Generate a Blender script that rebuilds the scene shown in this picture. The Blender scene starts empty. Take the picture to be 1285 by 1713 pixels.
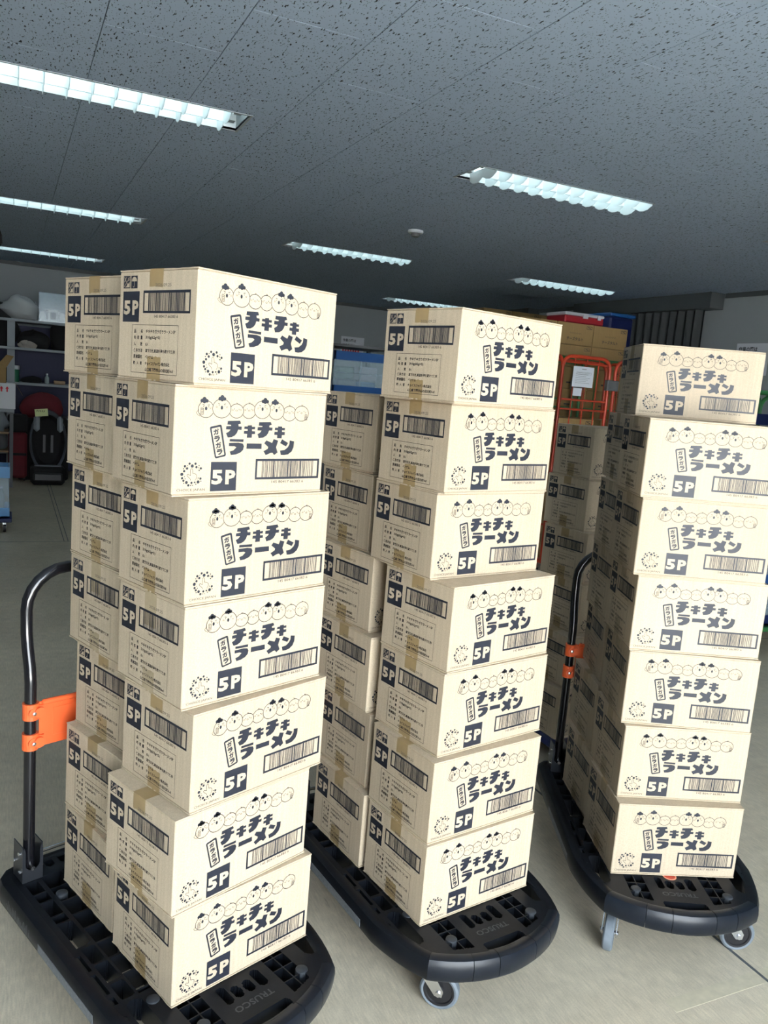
import bpy, math, random
from mathutils import Vector, Matrix
from mathutils.geometry import tessellate_polygon
C = bpy.context.scene.collection
rnd = random.Random(7)
R = math.radians
# ---------------------------------------------------------------- camera
EYE = 1.5787; CEIL = 2.843; DECK = 0.198
cd = bpy.data.cameras.new('camera'); cam = bpy.data.objects.new('camera', cd); C.objects.link(cam)
cd.sensor_fit = 'VERTICAL'; cd.sensor_height = 36; cd.lens = 28.4595; cd.clip_start = 0.05; cd.clip_end = 200
def cam_matrix(yaw, pitch, roll):
    f = Vector((math.sin(yaw)*math.cos(pitch), math.cos(yaw)*math.cos(pitch), math.sin(pitch)))
    r0 = Vector((math.cos(yaw), -math.sin(yaw), 0)); u0 = r0.cross(f)
    x = r0*math.cos(roll)+u0*math.sin(roll); y = -r0*math.sin(roll)+u0*math.cos(roll)
    return Matrix((x, y, -f)).transposed().to_4x4()
cam.matrix_world = Matrix.Translation((0, 0, EYE)) @ cam_matrix(R(25.2952), R(-8.91697), R(4.63256))
bpy.context.scene.camera = cam
vs = bpy.context.scene.view_settings
vs.view_transform = 'Standard'; vs.look = 'None'; vs.exposure = 0.13; vs.gamma = 1; vs.use_curve_mapping = False
# ---------------------------------------------------------------- world: bright overcast daylight outside the open shutter
w = bpy.data.worlds.new('World'); bpy.context.scene.world = w; w.use_nodes = True
nt = w.node_tree; nt.nodes.clear()
wo = nt.nodes.new('ShaderNodeOutputWorld'); bgd = nt.nodes.new('ShaderNodeBackground')
tc = nt.nodes.new('ShaderNodeTexCoord'); sep = nt.nodes.new('ShaderNodeSeparateXYZ'); cr = nt.nodes.new('ShaderNodeValToRGB')
nt.links.new(tc.outputs['Generated'], sep.inputs[0]); nt.links.new(sep.outputs['Z'], cr.inputs[0]); nt.links.new(cr.outputs[0], bgd.inputs[0]); nt.links.new(bgd.outputs[0], wo.inputs[0])
cr.color_ramp.elements[0].position = 0.0; cr.color_ramp.elements[0].color = (0.92, 0.97, 1.0, 1)
cr.color_ramp.elements[1].position = 0.8; cr.color_ramp.elements[1].color = (0.66, 0.82, 1.0, 1)
bgd.inputs[1].default_value = 16.0
# portal on the open shutter doorway behind the camera (guides sampling of the daylight, emits nothing itself)
pl = bpy.data.lights.new('doorway_portal', 'AREA'); pl.shape = 'RECTANGLE'; pl.size = 2.9; pl.size_y = 2.76
po = bpy.data.objects.new('doorway_portal', pl); C.objects.link(po); po.location = (.75, -2.17, 1.40); po.rotation_euler = (R(90), 0, R(180))
pl.cycles.is_portal = True
# hazy sun high over the roof: it lights only the forecourt outside, whose bounce reaches the ceiling
sl = bpy.data.lights.new('sun', 'SUN'); sl.energy = 210.0; sl.angle = R(3); sl.color = (1.0, 0.97, 0.93)
so = bpy.data.objects.new('sun', sl); C.objects.link(so); so.rotation_euler = (R(-35), 0, R(12))
# ---------------------------------------------------------------- materials
def mat(name, col, rough=0.6, metal=0.0, emit=None, alpha=None, spec=0.5, trans=0, noise=None, bump=0, nscale=20, rand=0):
    m = bpy.data.materials.new(name); m.use_nodes = True; n = m.node_tree; b = n.nodes['Principled BSDF']
    b.inputs['Base Color'].default_value = (*col, 1); b.inputs['Roughness'].default_value = rough; b.inputs['Metallic'].default_value = metal
    b.inputs['Specular IOR Level'].default_value = spec
    if trans: b.inputs['Transmission Weight'].default_value = trans
    if emit: b.inputs['Emission Color'].default_value = (*emit[0], 1); b.inputs['Emission Strength'].default_value = emit[1]
    if alpha is not None: b.inputs['Alpha'].default_value = alpha
    if noise or bump or rand:
        t = n.nodes.new('ShaderNodeTexCoord'); nz = n.nodes.new('ShaderNodeTexNoise'); nz.inputs['Scale'].default_value = nscale; nz.inputs['Detail'].default_value = 5
        n.links.new(t.outputs['Object'], nz.inputs['Vector'])
        src = nz.outputs['Fac']
        if noise:
            mr = n.nodes.new('ShaderNodeMapRange'); mr.inputs[3].default_value = 1-noise; mr.inputs[4].default_value = 1+noise; n.links.new(src, mr.inputs[0])
            v = mr.outputs[0]
            if rand:
                oi = n.nodes.new('ShaderNodeObjectInfo'); m2 = n.nodes.new('ShaderNodeMapRange'); m2.inputs[3].default_value = 1-rand; m2.inputs[4].default_value = 1+rand
                n.links.new(oi.outputs['Random'], m2.inputs[0]); mu = n.nodes.new('ShaderNodeMath'); mu.operation = 'MULTIPLY'; n.links.new(v, mu.inputs[0]); n.links.new(m2.outputs[0], mu.inputs[1]); v = mu.outputs[0]
            sc = n.nodes.new('ShaderNodeVectorMath'); sc.operation = 'SCALE'; sc.inputs[0].default_value = col; n.links.new(v, sc.inputs['Scale']); n.links.new(sc.outputs[0], b.inputs['Base Color'])
        if bump:
            bp = n.nodes.new('ShaderNodeBump'); bp.inputs['Strength'].default_value = bump; bp.inputs['Distance'].default_value = 0.002; n.links.new(src, bp.inputs['Height']); n.links.new(bp.outputs[0], b.inputs['Normal'])
    return m
def card_mat(name, col):
    m = bpy.data.materials.new(name); m.use_nodes = True; n = m.node_tree; b = n.nodes['Principled BSDF']
    b.inputs['Roughness'].default_value = 0.75; b.inputs['Specular IOR Level'].default_value = 0.25
    t = n.nodes.new('ShaderNodeTexCoord')
    mp = n.nodes.new('ShaderNodeMapping'); mp.inputs['Scale'].default_value = (110, 110, 2.5); n.links.new(t.outputs['Object'], mp.inputs[0])
    a = n.nodes.new('ShaderNodeTexNoise'); a.inputs['Scale'].default_value = 1; a.inputs['Detail'].default_value = 2; n.links.new(mp.outputs[0], a.inputs[0])
    s = n.nodes.new('ShaderNodeTexNoise'); s.inputs['Scale'].default_value = 420; s.inputs['Detail'].default_value = 3; n.links.new(t.outputs['Object'], s.inputs[0])
    oi = n.nodes.new('ShaderNodeObjectInfo')
    def mr(src, lo, hi, f0=0.3, f1=0.7):
        q = n.nodes.new('ShaderNodeMapRange'); q.inputs[1].default_value = f0; q.inputs[2].default_value = f1; q.inputs[3].default_value = lo; q.inputs[4].default_value = hi; n.links.new(src, q.inputs[0]); return q.outputs[0]
    def mul(x, y):
        q = n.nodes.new('ShaderNodeMath'); q.operation = 'MULTIPLY'; n.links.new(x, q.inputs[0]); n.links.new(y, q.inputs[1]); return q.outputs[0]
    f = mul(mul(mr(a.outputs['Fac'], .94, 1.05), mr(s.outputs['Fac'], .9, 1.08)), mr(oi.outputs['Random'], .93, 1.05, 0, 1))
    sc = n.nodes.new('ShaderNodeVectorMath'); sc.operation = 'SCALE'; sc.inputs[0].default_value = col; n.links.new(f, sc.inputs['Scale']); n.links.new(sc.outputs[0], b.inputs['Base Color'])
    bp = n.nodes.new('ShaderNodeBump'); bp.inputs['Strength'].default_value = .15; bp.inputs['Distance'].default_value = .001; n.links.new(a.outputs['Fac'], bp.inputs['Height']); n.links.new(bp.outputs[0], b.inputs['Normal'])
    return m
M = {}
M['card'] = card_mat('corrugated_card', (0.565, 0.46, 0.33))
M['card_edge'] = mat('card_edge', (0.50, 0.40, 0.28), .85, noise=.25, nscale=300)
M['card_dark'] = card_mat('brown_card', (0.30, 0.20, 0.085))
M['card_white'] = mat('white_card', (0.7, 0.7, 0.72), .6)
M['ink'] = mat('print_ink', (0.013, 0.016, 0.027), .55, noise=.25, nscale=120)
M['ink_fine'] = mat('fine_print_ink', (0.022, 0.020, 0.024), .6)
M['stamp'] = mat('date_stamp_ink', (0.17, 0.14, 0.11), .6)
M['tape'] = mat('brown_tape', (0.36, 0.255, 0.125), .28, spec=.5, bump=.3, noise=.12, nscale=35)
M['tape2'] = mat('clear_tape', (0.50, 0.40, 0.26), .22, spec=.6, bump=.5, noise=.15, nscale=50)
M['plastic'] = mat('black_deck_plastic', (0.0045, 0.006, 0.009), .40, spec=.22, noise=.5, bump=.25, nscale=28)
M['bumper'] = mat('navy_black_bumper', (0.005, 0.008, 0.014), .32, spec=.36, noise=.4, bump=.2, nscale=30)
M['tube'] = mat('gloss_black_paint', (0.006, 0.006, 0.008), .16, spec=.6)
M['bracket'] = mat('dark_metal', (0.05, 0.055, 0.065), .35, metal=.7)
M['chrome'] = mat('zinc_plate', (0.72, 0.73, 0.75), .25, metal=1)
M['orange'] = mat('orange_plastic', (0.86, 0.135, 0.035), .38)
M['tire'] = mat('blue_grey_rubber', (0.15, 0.175, 0.20), .6, noise=.2, nscale=60)
M['hub'] = mat('black_hub', (0.012, 0.012, 0.014), .4)
M['pad'] = mat('grey_cap', (0.022, 0.027, 0.034), .6)
M['sticker'] = mat('silver_sticker', (0.15, 0.165, 0.18), .5, noise=.5, nscale=160)
M['white'] = mat('white_enamel', (0.8, 0.83, 0.84), .35)
M['louver'] = mat('white_louver', (0.82, 0.9, 0.92), .4)
M['lampframe'] = mat('grey_frame', (0.42, 0.45, 0.46), .4, metal=.3)
M['glow'] = mat('fluorescent_tube', (1, 1, 1), .5, emit=((0.80, 0.98, 1.0), 4.6))
M['grey'] = mat('grey_paint', (0.24, 0.27, 0.29), .5)
M['dgrey'] = mat('dark_grey', (0.10, 0.105, 0.11), .6)
M['navy'] = mat('navy_panel', (0.003, 0.007, 0.05), .6)
M['black'] = mat('black_fabric', (0.008, 0.008, 0.009), .9, noise=.3)
M['red'] = mat('dark_red_fabric', (0.11, 0.006, 0.012), .8, noise=.3)
M['coolerred'] = mat('cooler_red', (0.30, 0.010, 0.02), .4)
M['coolerwhite'] = mat('cooler_white', (0.8, 0.8, 0.82), .4)
M['blue'] = mat('blue_crate', (0.010, 0.075, 0.25), .4)
M['bluelight'] = mat('light_blue_crate', (0.06, 0.24, 0.50), .4)
M['dblue'] = mat('dark_blue', (0.004, 0.012, 0.075), .5)
M['clear'] = mat('clear_panel', (0.6, 0.75, 0.85), .12, alpha=.32)
M['bag'] = mat('clear_bag', (0.62, 0.64, 0.66), .25, alpha=.5, bump=.8, nscale=12)
M['bedding'] = mat('bedding', (0.30, 0.27, 0.24), .9, noise=.3, nscale=8)
M['cageorange'] = mat('cage_orange', (0.42, 0.038, 0.012), .4)
M['cagegreen'] = mat('cage_green', (0.03, 0.17, 0.05), .4)
M['paper'] = mat('paper', (0.78, 0.8, 0.84), .7)
M['yellow'] = mat('yellow_note', (0.62, 0.68, 0.32), .7)
M['redink'] = mat('red_ink', (0.6, 0.02, 0.04), .6)
M['green'] = mat('green_plastic', (0.01, 0.12, 0.06), .4)
M['wood'] = mat('wood', (0.30, 0.19, 0.10), .6, noise=.2)
M['shell'] = mat('silver_shell', (0.10, 0.11, 0.13), .35, metal=.4)
M['curtain'] = mat('grey_curtain', (0.036, 0.042, 0.045), .85)
M['wall'] = mat('painted_wall', (0.34, 0.37, 0.375), .7, noise=.04, nscale=3)
M['trim'] = mat('dark_trim', (0.055, 0.065, 0.068), .6)
M['glassb'] = mat('bottle_glass', (0.5, 0.6, 0.6), .1, alpha=.5)
# floor: worn beige sheet flooring
def floor_mat():
    m = bpy.data.materials.new('beige_floor'); m.use_nodes = True; n = m.node_tree; b = n.nodes['Principled BSDF']
    t = n.nodes.new('ShaderNodeTexCoord')
    def noise(s, d=5):
        q = n.nodes.new('ShaderNodeTexNoise'); q.inputs['Scale'].default_value = s; q.inputs['Detail'].default_value = d; n.links.new(t.outputs['Object'], q.inputs[0]); return q.outputs['Fac']
    def mr(src, lo, hi, f0=.3, f1=.7):
        q = n.nodes.new('ShaderNodeMapRange'); q.inputs[1].default_value = f0; q.inputs[2].default_value = f1; q.inputs[3].default_value = lo; q.inputs[4].default_value = hi; n.links.new(src, q.inputs[0]); return q.outputs[0]
    def mul(x, y):
        q = n.nodes.new('ShaderNodeMath'); q.operation = 'MULTIPLY'; n.links.new(x, q.inputs[0]); n.links.new(y, q.inputs[1]); return q.outputs[0]
    f = mul(mul(mr(noise(1.7), .88, 1.1), mr(noise(22, 8), .92, 1.06)), mr(noise(260, 3), .92, 1.06))
    m0 = n.nodes.new('ShaderNodeMapping'); m0.inputs['Scale'].default_value = (190, 22, 1); n.links.new(t.outputs['Object'], m0.inputs[0])
    s0 = n.nodes.new('ShaderNodeTexNoise'); s0.inputs['Scale'].default_value = 1; s0.inputs['Detail'].default_value = 4; n.links.new(m0.outputs[0], s0.inputs[0])
    f = mul(f, mr(s0.outputs['Fac'], .88, 1.10))
    sc = n.nodes.new('ShaderNodeVectorMath'); sc.operation = 'SCALE'; sc.inputs[0].default_value = (0.62, 0.54, 0.405); n.links.new(f, sc.inputs['Scale'])
    # fine dark scratches and specks
    mp = n.nodes.new('ShaderNodeMapping'); mp.inputs['Scale'].default_value = (60, 9, 1); mp.inputs['Rotation'].default_value = (0, 0, .15); n.links.new(t.outputs['Object'], mp.inputs[0])
    s = n.nodes.new('ShaderNodeTexNoise'); s.inputs['Scale'].default_value = 1; s.inputs['Detail'].default_value = 6; n.links.new(mp.outputs[0], s.inputs[0])
    k = mr(s.outputs['Fac'], 0, .35, .70, .76)
    mx = n.nodes.new('ShaderNodeMix'); mx.data_type = 'RGBA'; n.links.new(k, mx.inputs['Factor']); n.links.new(sc.outputs[0], mx.inputs['A']); mx.inputs['B'].default_value = (.18, .15, .11, 1)
    n.links.new(mx.outputs['Result'], b.inputs['Base Color'])
    n.links.new(mr(noise(14, 6), .38, .55), b.inputs['Roughness']); b.inputs['Specular IOR Level'].default_value = .4
    return m
M['floor'] = floor_mat()
# ceiling board: pale grey with dark pits and worm-shaped fissures
def tile_mat():
    m = bpy.data.materials.new('fissured_ceiling_board'); m.use_nodes = True; n = m.node_tree; b = n.nodes['Principled BSDF']; b.inputs['Roughness'].default_value = .9; b.inputs['Specular IOR Level'].default_value = .1
    g = n.nodes.new('ShaderNodeNewGeometry')
    mp = n.nodes.new('ShaderNodeMapping'); mp.inputs['Scale'].default_value = (115, 34, 1); mp.inputs['Rotation'].default_value = (0, 0, .12); n.links.new(g.outputs['Position'], mp.inputs[0])
    a = n.nodes.new('ShaderNodeTexNoise'); a.inputs['Scale'].default_value = 1; a.inputs['Detail'].default_value = 1.5; a.inputs['Roughness'].default_value = .6; n.links.new(mp.outputs[0], a.inputs[0])
    def mr(src, lo, hi, f0, f1):
        q = n.nodes.new('ShaderNodeMapRange'); q.inputs[1].default_value = f0; q.inputs[2].default_value = f1; q.inputs[3].default_value = lo; q.inputs[4].default_value = hi; n.links.new(src, q.inputs[0]); return q.outputs[0]
    v = n.nodes.new('ShaderNodeTexVoronoi'); v.inputs['Scale'].default_value = 85; n.links.new(g.outputs['Position'], v.inputs[0])
    p = mr(v.outputs['Distance'], 1, 0, .11, .2)
    f = mr(a.outputs['Fac'], 0, 1, .63, .665)
    mxm = n.nodes.new('ShaderNodeMath'); mxm.operation = 'MAXIMUM'; n.links.new(p, mxm.inputs[0]); n.links.new(f, mxm.inputs[1])
    mx = n.nodes.new('ShaderNodeMix'); mx.data_type = 'RGBA'; n.links.new(mxm.outputs[0], mx.inputs['Factor']); mx.inputs['A'].default_value = (.47, .56, .68, 1); mx.inputs['B'].default_value = (.045, .045, .05, 1)
    n.links.new(mx.outputs['Result'], b.inputs['Base Color'])
    return m
M['tile'] = tile_mat()
# ---------------------------------------------------------------- mesh helpers
class MB:
    def __init__(s): s.v = []; s.f = []; s.m = []; s.mats = []
    def mi(s, m):
        if m not in s.mats: s.mats.append(m)
        return s.mats.index(m)
    def add(s, vs_, fs, m, T=None):
        o = len(s.v); i = s.mi(m)
        s.v += [tuple(T @ Vector(p)) if T else tuple(p) for p in vs_]
        for f in fs: s.f.append([o+k for k in f]); s.m.append(i)
    def box(s, x0, x1, y0, y1, z0, z1, m, T=None, b=0):
        if b:
            b = min(b, (x1-x0)/2.01, (y1-y0)/2.01, (z1-z0)/2.01)
            import itertools
            vs_ = []; idx = {}
            for cx, cy, cz in itertools.product((0, 1), repeat=3):
                X = (x0, x1)[cx]; Y = (y0, y1)[cy]; Z = (z0, z1)[cz]; sx, sy, sz = [(1, -1)[c]*b for c in (cx, cy, cz)]
                for ax, p in enumerate(((X, Y+sy, Z+sz), (X+sx, Y, Z+sz), (X+sx, Y+sy, Z))): idx[(cx, cy, cz, ax)] = len(vs_); vs_.append(p)
            fs = []
            def g(c, ax): return idx[(*c, ax)]
            for ax in range(3):
                for sd in (0, 1):
                    o = [k for k in range(3) if k != ax]; q = []
                    for a_, b_ in ((0, 0), (1, 0), (1, 1), (0, 1)):
                        c = [0, 0, 0]; c[ax] = sd; c[o[0]] = a_; c[o[1]] = b_; q.append(g(c, ax))
                    fs.append(q)
            for ax in range(3):
                o = [k for k in range(3) if k != ax]
                for a_, b_ in ((0, 0), (1, 0), (0, 1), (1, 1)):
                    c0 = [0, 0, 0]; c0[o[0]] = a_; c0[o[1]] = b_; c1 = list(c0); c1[ax] = 1
                    fs.append([g(c0, o[0]), g(c0, o[1]), g(c1, o[1]), g(c1, o[0])])
            for c in itertools.product((0, 1), repeat=3): fs.append([g(c, 0), g(c, 1), g(c, 2)])
            s.add(vs_, fs, m, T); return
        s.add([(x0, y0, z0), (x1, y0, z0), (x1, y1, z0), (x0, y1, z0), (x0, y0, z1), (x1, y0, z1), (x1, y1, z1), (x0, y1, z1)],
              [(0, 3, 2, 1), (4, 5, 6, 7), (0, 1, 5, 4), (1, 2, 6, 5), (2, 3, 7, 6), (3, 0, 4, 7)], m, T)
    def lathe(s, prof, m, T=None, n=24, cap=False):   # profile (r, z) about local z
        vs_ = []; k = len(prof)
        for i in range(n):
            a = 2*math.pi*i/n
            for r, z in prof: vs_.append((r*math.cos(a), r*math.sin(a), z))
        fs = [(i*k+j, ((i+1) % n)*k+j, ((i+1) % n)*k+j+1, i*k+j+1) for i in range(n) for j in range(k-1)]
        if cap: fs += [tuple(i*k for i in range(n))[::-1], tuple(i*k+k-1 for i in range(n))]
        s.add(vs_, fs, m, T)
    def cyl(s, p, q, r, m, n=12, T=None):
        s.tube([p, q], r, m, n, T)
    def tube(s, pts, r, m, n=12, T=None, closed=False):
        pts = [Vector(p) for p in pts]; N = len(pts); vs_ = []; up = None
        for i, p in enumerate(pts):
            a = pts[(i-1) % N] if (i or closed) else p; b = pts[(i+1) % N] if (i < N-1 or closed) else p
            t = (b-a).normalized()
            if up is None: up = t.orthogonal().normalized()
            up = (up - t*up.dot(t)).normalized(); sd = t.cross(up)
            for k in range(n):
                an = 2*math.pi*k/n; vs_.append(p+up*math.cos(an)*r+sd*math.sin(an)*r)
        fs = [(i*n+k, i*n+(k+1) % n, ((i+1) % N)*n+(k+1) % n, ((i+1) % N)*n+k) for i in range(N if closed else N-1) for k in range(n)]
        if not closed: fs += [tuple(range(n))[::-1], tuple((N-1)*n+k for k in range(n))]
        s.add(vs_, fs, m, T)
    def prism(s, poly, z0, z1, m, T=None):   # convex or concave 2D polygon
        tri = tessellate_polygon([[Vector((x, y, 0)) for x, y in poly]]); n = len(poly)
        vs_ = [(x, y, z0) for x, y in poly]+[(x, y, z1) for x, y in poly]
        fs = [tuple(t)[::-1] for t in tri]+[tuple(i+n for i in t) for t in tri]+[(i, (i+1) % n, (i+1) % n+n, i+n) for i in range(n)]
        s.add(vs_, fs, m, T)
    def blob(s, c, r, m, seed=0, amp=.12, n=20, k=12, T=None, flat=True):
        q = random.Random(seed); ph = [(q.uniform(0, 6), q.uniform(1, 4), q.uniform(1, 5)) for _ in range(6)]
        vs_ = []
        for j in range(k+1):
            th = math.pi*j/k
            for i in range(n):
                a = 2*math.pi*i/n; d = 1+sum(amp/3*math.sin(u*math.cos(th)*2+round(v_)*a+p) for p, u, v_ in ph)
                z = math.cos(th)*r[2]*d
                if flat: z = max(z, -r[2]*.62)
                vs_.append((c[0]+math.sin(th)*math.cos(a)*r[0]*d, c[1]+math.sin(th)*math.sin(a)*r[1]*d, c[2]+z))
        fs = [(j*n+i, (j+1)*n+i, (j+1)*n+(i+1) % n, j*n+(i+1) % n) for j in range(k) for i in range(n)]
        s.add(vs_, fs, m, T)
    def mesh(s, name, smooth=False):
        me = bpy.data.meshes.new(name); me.from_pydata(s.v, [], s.f)
        for m in s.mats: me.materials.append(m)
        me.polygons.foreach_set('material_index', s.m)
        if smooth: me.polygons.foreach_set('use_smooth', [True]*len(me.polygons))
        me.validate(); me.update(); return me
    def obj(s, name, parent=None, smooth=False, loc=None, fixn=True):
        me = s.mesh(name, smooth)
        import bmesh
        if fixn:
            b = bmesh.new(); b.from_mesh(me); bmesh.ops.recalc_face_normals(b, faces=b.faces); b.to_mesh(me); b.free()
        if smooth:
            try: me.set_sharp_from_angle(angle=R(38))
            except Exception: pass
        o = bpy.data.objects.new(name, me); C.objects.link(o)
        if parent: o.parent = parent
        if loc: o.location = loc
        return o
def thing(name, label, cat, loc=(0, 0, 0), rz=0, group=None):
    o = bpy.data.objects.new(name, None); o.empty_display_size = .05; C.objects.link(o); o.location = loc; o.rotation_euler = (0, 0, rz)
    tag(o, label, cat, group); return o
def tag(o, label=None, cat=None, group=None, kind=None):
    for k, v in (('label', label), ('category', cat), ('group', group), ('kind', kind)):
        if v: o[k] = v
    return o
def tree(o): return [(c, tree(c)) for c in o.children]
def dup(o, parent=None, kids=None):
    c = o.copy(); C.objects.link(c)
    for k in ('label', 'category', 'group'):
        if parent is None and k in c: del c[k]
    if parent: c.parent = parent
    for ch, sub in (tree(o) if kids is None else kids): dup(ch, c, sub)
    return c
# ---- flat print helpers: 2D shapes (metres) that are merged into one thin printed mesh
_fc = bpy.data.curves.new('f', 'FONT'); _fo = bpy.data.objects.new('f', _fc); C.objects.link(_fo); _fc.resolution_u = 2
def glyphs(txt, bold=0):
    _fc.body = txt; _fc.offset = bold; bpy.context.view_layer.update()
    me = _fo.evaluated_get(bpy.context.evaluated_depsgraph_get()).to_mesh()
    v = [(p.co.x, p.co.y) for p in me.vertices]; f = [tuple(p.vertices) for p in me.polygons]
    return v, f
class Print:
    """2D print; to3(u, v, h) gives the 3D point"""
    def __init__(s, to3): s.mb = MB(); s.t = to3
    def raw(s, pts, faces, m, h=0.0006): s.mb.add([s.t(u, v, h) for u, v in pts], faces, m)
    def poly(s, pts, m, h=.0006):
        tri = tessellate_polygon([[Vector((x, y, 0)) for x, y in pts]]); s.raw(pts, [tuple(t) for t in tri], m, h)
    def rect(s, u0, v0, u1, v1, m, h=.0006): s.raw([(u0, v0), (u1, v0), (u1, v1), (u0, v1)], [(0, 1, 2, 3)], m, h)
    def disc(s, u, v, r, m, n=10, h=.0006, ry=None):
        ry = ry or r; s.raw([(u+r*math.cos(6.2832*i/n), v+ry*math.sin(6.2832*i/n)) for i in range(n)], [tuple(range(n))], m, h)
    def ring(s, outer, inner, m, h=.0006):
        n = len(outer); s.raw(list(outer)+list(inner), [(i, (i+1) % n, (i+1) % n+n, i+n) for i in range(n)], m, h)
    def stroke(s, pts, w_, m, h=.0006, closed=False):
        n = len(pts); 
        for i in range(n if closed else n-1):
            a = Vector(pts[i]); b = Vector(pts[(i+1) % n]); d = b-a
            if d.length < 1e-6: continue
            d.normalize(); q = Vector((-d.y, d.x))*w_/2; e = d*w_*.25
            s.raw([tuple(a-e-q), tuple(b+e-q), tuple(b+e+q), tuple(a-e+q)], [(0, 1, 2, 3)], m, h)
    def text(s, txt, u0, v0, u1, v1, m, h=.0006, bold=0, rot=0, keep=False):
        v, f = glyphs(txt, bold)
        if not v: return
        xs = [p[0] for p in v]; ys = [p[1] for p in v]; a, b, c, d = min(xs), max(xs), min(ys), max(ys)
        sx = (u1-u0)/(b-a); sy = (v1-v0)/(d-c) if v1 is not None else sx
        if keep: sx = sy = min(sx, sy)
        cu, cv = (u0+u1)/2, (v0+(v1 if v1 is not None else v0+sy*(d-c)))/2
        pts = []
        for x, y in v:
            X = (x-(a+b)/2)*sx; Y = (y-(c+d)/2)*sy
            pts.append((cu+X*math.cos(rot)-Y*math.sin(rot), cv+X*math.sin(rot)+Y*math.cos(rot)))
        s.raw(pts, f, m, h)
    def obj(s, name, parent=None): return s.mb.obj(name, parent, fixn=False)
# ---------------------------------------------------------------- measured print layout (millimetres) and carton positions
GLYPH = [[(122.0,154.3),(151.9,156.0),(154.5,149.9),(147.7,148.2),(149.0,143.8),(156.8,143.6),(156.3,136.7),(148.1,136.9),(145.7,130.2),(140.5,124.4),(132.7,120.8),(123.6,120.1),(118.8,129.1),(125.3,132.0),(129.5,136.6),(118.5,136.9),(118.8,143.6),(130.2,144.3),(130.1,146.4),(121.0,147.0)],[(171.2,146.3),(181.7,147.1),(182.2,143.6),(190.4,143.9),(189.6,138.4),(182.7,138.5),(182.8,134.6),(190.7,134.4),(190.7,128.3),(183.0,128.1),(182.9,120.4),(170.2,120.4),(170.8,128.3),(162.3,128.7),(162.9,134.8),(171.5,134.8),(171.4,138.6),(162.7,138.8),(163.6,144.1),(171.2,144.0)],[(199.8,154.0),(229.7,155.3),(232.7,149.1),(226.2,147.3),(226.7,143.4),(235.2,143.2),(234.5,136.5),(226.4,136.6),(224.3,130.7),(219.8,125.1),(211.5,121.0),(200.6,119.7),(197.0,128.5),(203.7,131.8),(206.7,136.1),(196.5,136.3),(196.8,143.3),(208.3,143.9),(208.8,146.0),(199.0,146.8)],[(249.4,146.2),(260.4,146.0),(260.5,143.3),(268.4,143.4),(268.0,137.8),(260.6,137.9),(260.8,134.4),(268.7,134.0),(268.4,127.6),(261.0,127.4),(260.7,120.1),(248.4,120.1),(248.5,127.4),(240.5,127.7),(240.8,134.2),(248.9,134.1),(248.9,138.0),(241.1,138.3),(241.9,143.4),(249.5,143.3)],[(128.8,117.2),(163.1,116.8),(162.4,111.1),(128.8,112.0)],[(127.3,108.9),(150.8,109.7),(161.6,107.6),(164.5,102.2),(162.9,94.5),(155.9,88.3),(144.5,84.4),(133.5,83.5),(130.1,90.7),(138.9,93.4),(145.8,99.7),(141.2,101.9),(127.7,102.0)],[(171.1,108.2),(209.1,108.0),(209.5,96.7),(170.9,97.0)],[(221.0,115.4),(233.4,110.9),(236.3,110.0),(239.8,118.5),(252.0,115.1),(247.5,100.4),(252.3,89.1),(243.5,83.3),(238.4,88.4),(233.3,87.9),(221.2,83.1),(214.7,91.8),(225.4,96.9),(226.6,100.9),(215.6,109.0)],[(262.3,118.2),(279.3,110.2),(273.7,102.4),(257.3,109.8)],[(283.0,116.2),(295.3,114.0),(294.7,101.1),(290.1,91.4),(280.5,84.9),(269.8,83.2),(261.1,83.6),(258.5,93.4),(270.4,94.7),(279.0,100.9),(282.7,107.4)]]
FRAME = [[(79.7,141.2),(107.4,147.0),(122.0,81.4),(95.6,75.9)],[(84.2,137.7),(104.1,141.9),(117.4,84.1),(98.2,80.1)]]
GARA = [[(87.5,137.7),(103.8,125.1)],[(91.0,123.2),(106.8,111.1)],[(94.0,110.1),(110.7,97.6)],[(98.7,95.9),(113.8,84.1)]]
BIRD = [(69.6,176.4,17.9,17.6),(106.3,179.2,21.7,19.8),(142.1,175.3,17.2,14.9),(172.6,176.2,16.9,15.9),(206.4,180.1,20.5,19.1),(242.9,178.6,20.3,18.8),(277.9,174.5,18.3,16.5),(311.0,175.7,19.5,17.1)]
DOT = [(37.5,65.9,2.5),(51.0,65.7,2.6),(43.8,61.1,3.5),(53.5,58.6,2.6),(59.3,61.9,1.3),(63.7,56.1,2.6),(58.7,57.4,1.2),(59.9,52.2,1.5),(33.1,62.2,1.1),(27.3,60.9,2.7),(32.3,56.3,2.7),(24.0,55.7,1.3),(26.0,50.7,2.6),(21.0,44.6,3.5),(22.0,36.5,2.6),(27.1,39.6,1.0),(28.7,35.2,1.2),(25.2,31.4,2.5),(26.3,26.1,1.3),(32.1,27.6,3.2),(36.6,21.8,2.6),(43.5,26.7,2.5),(41.9,21.4,1.2),(46.0,21.4,1.1),(50.9,27.5,1.9),(53.8,23.6,1.3),(58.7,28.2,3.4),(63.8,35.0,2.6),(58.4,36.1,1.2),(64.9,29.6,1.3)]
HAND = [(41.0,31.7),(40.9,34.3),(33.4,40.6),(32.7,43.2),(34.8,44.2),(40.9,41.6),(39.9,53.6),(41.1,55.4),(43.0,55.9),(44.9,54.6),(45.8,46.0),(51.3,45.0),(54.7,42.5),(55.3,38.9),(54.2,35.7),(51.7,31.9)]
CHOICE = [(10.3,8.3),(75.0,8.6),(10.1,15.0)]
BLK = [(86.9,69.2),(149.3,69.1),(149.7,8.1),(87.3,7.8)]
five = [(89.6,21.8),(115.5,52.4)]
P = [(122.6,21.7),(146.7,52.1)]
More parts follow.
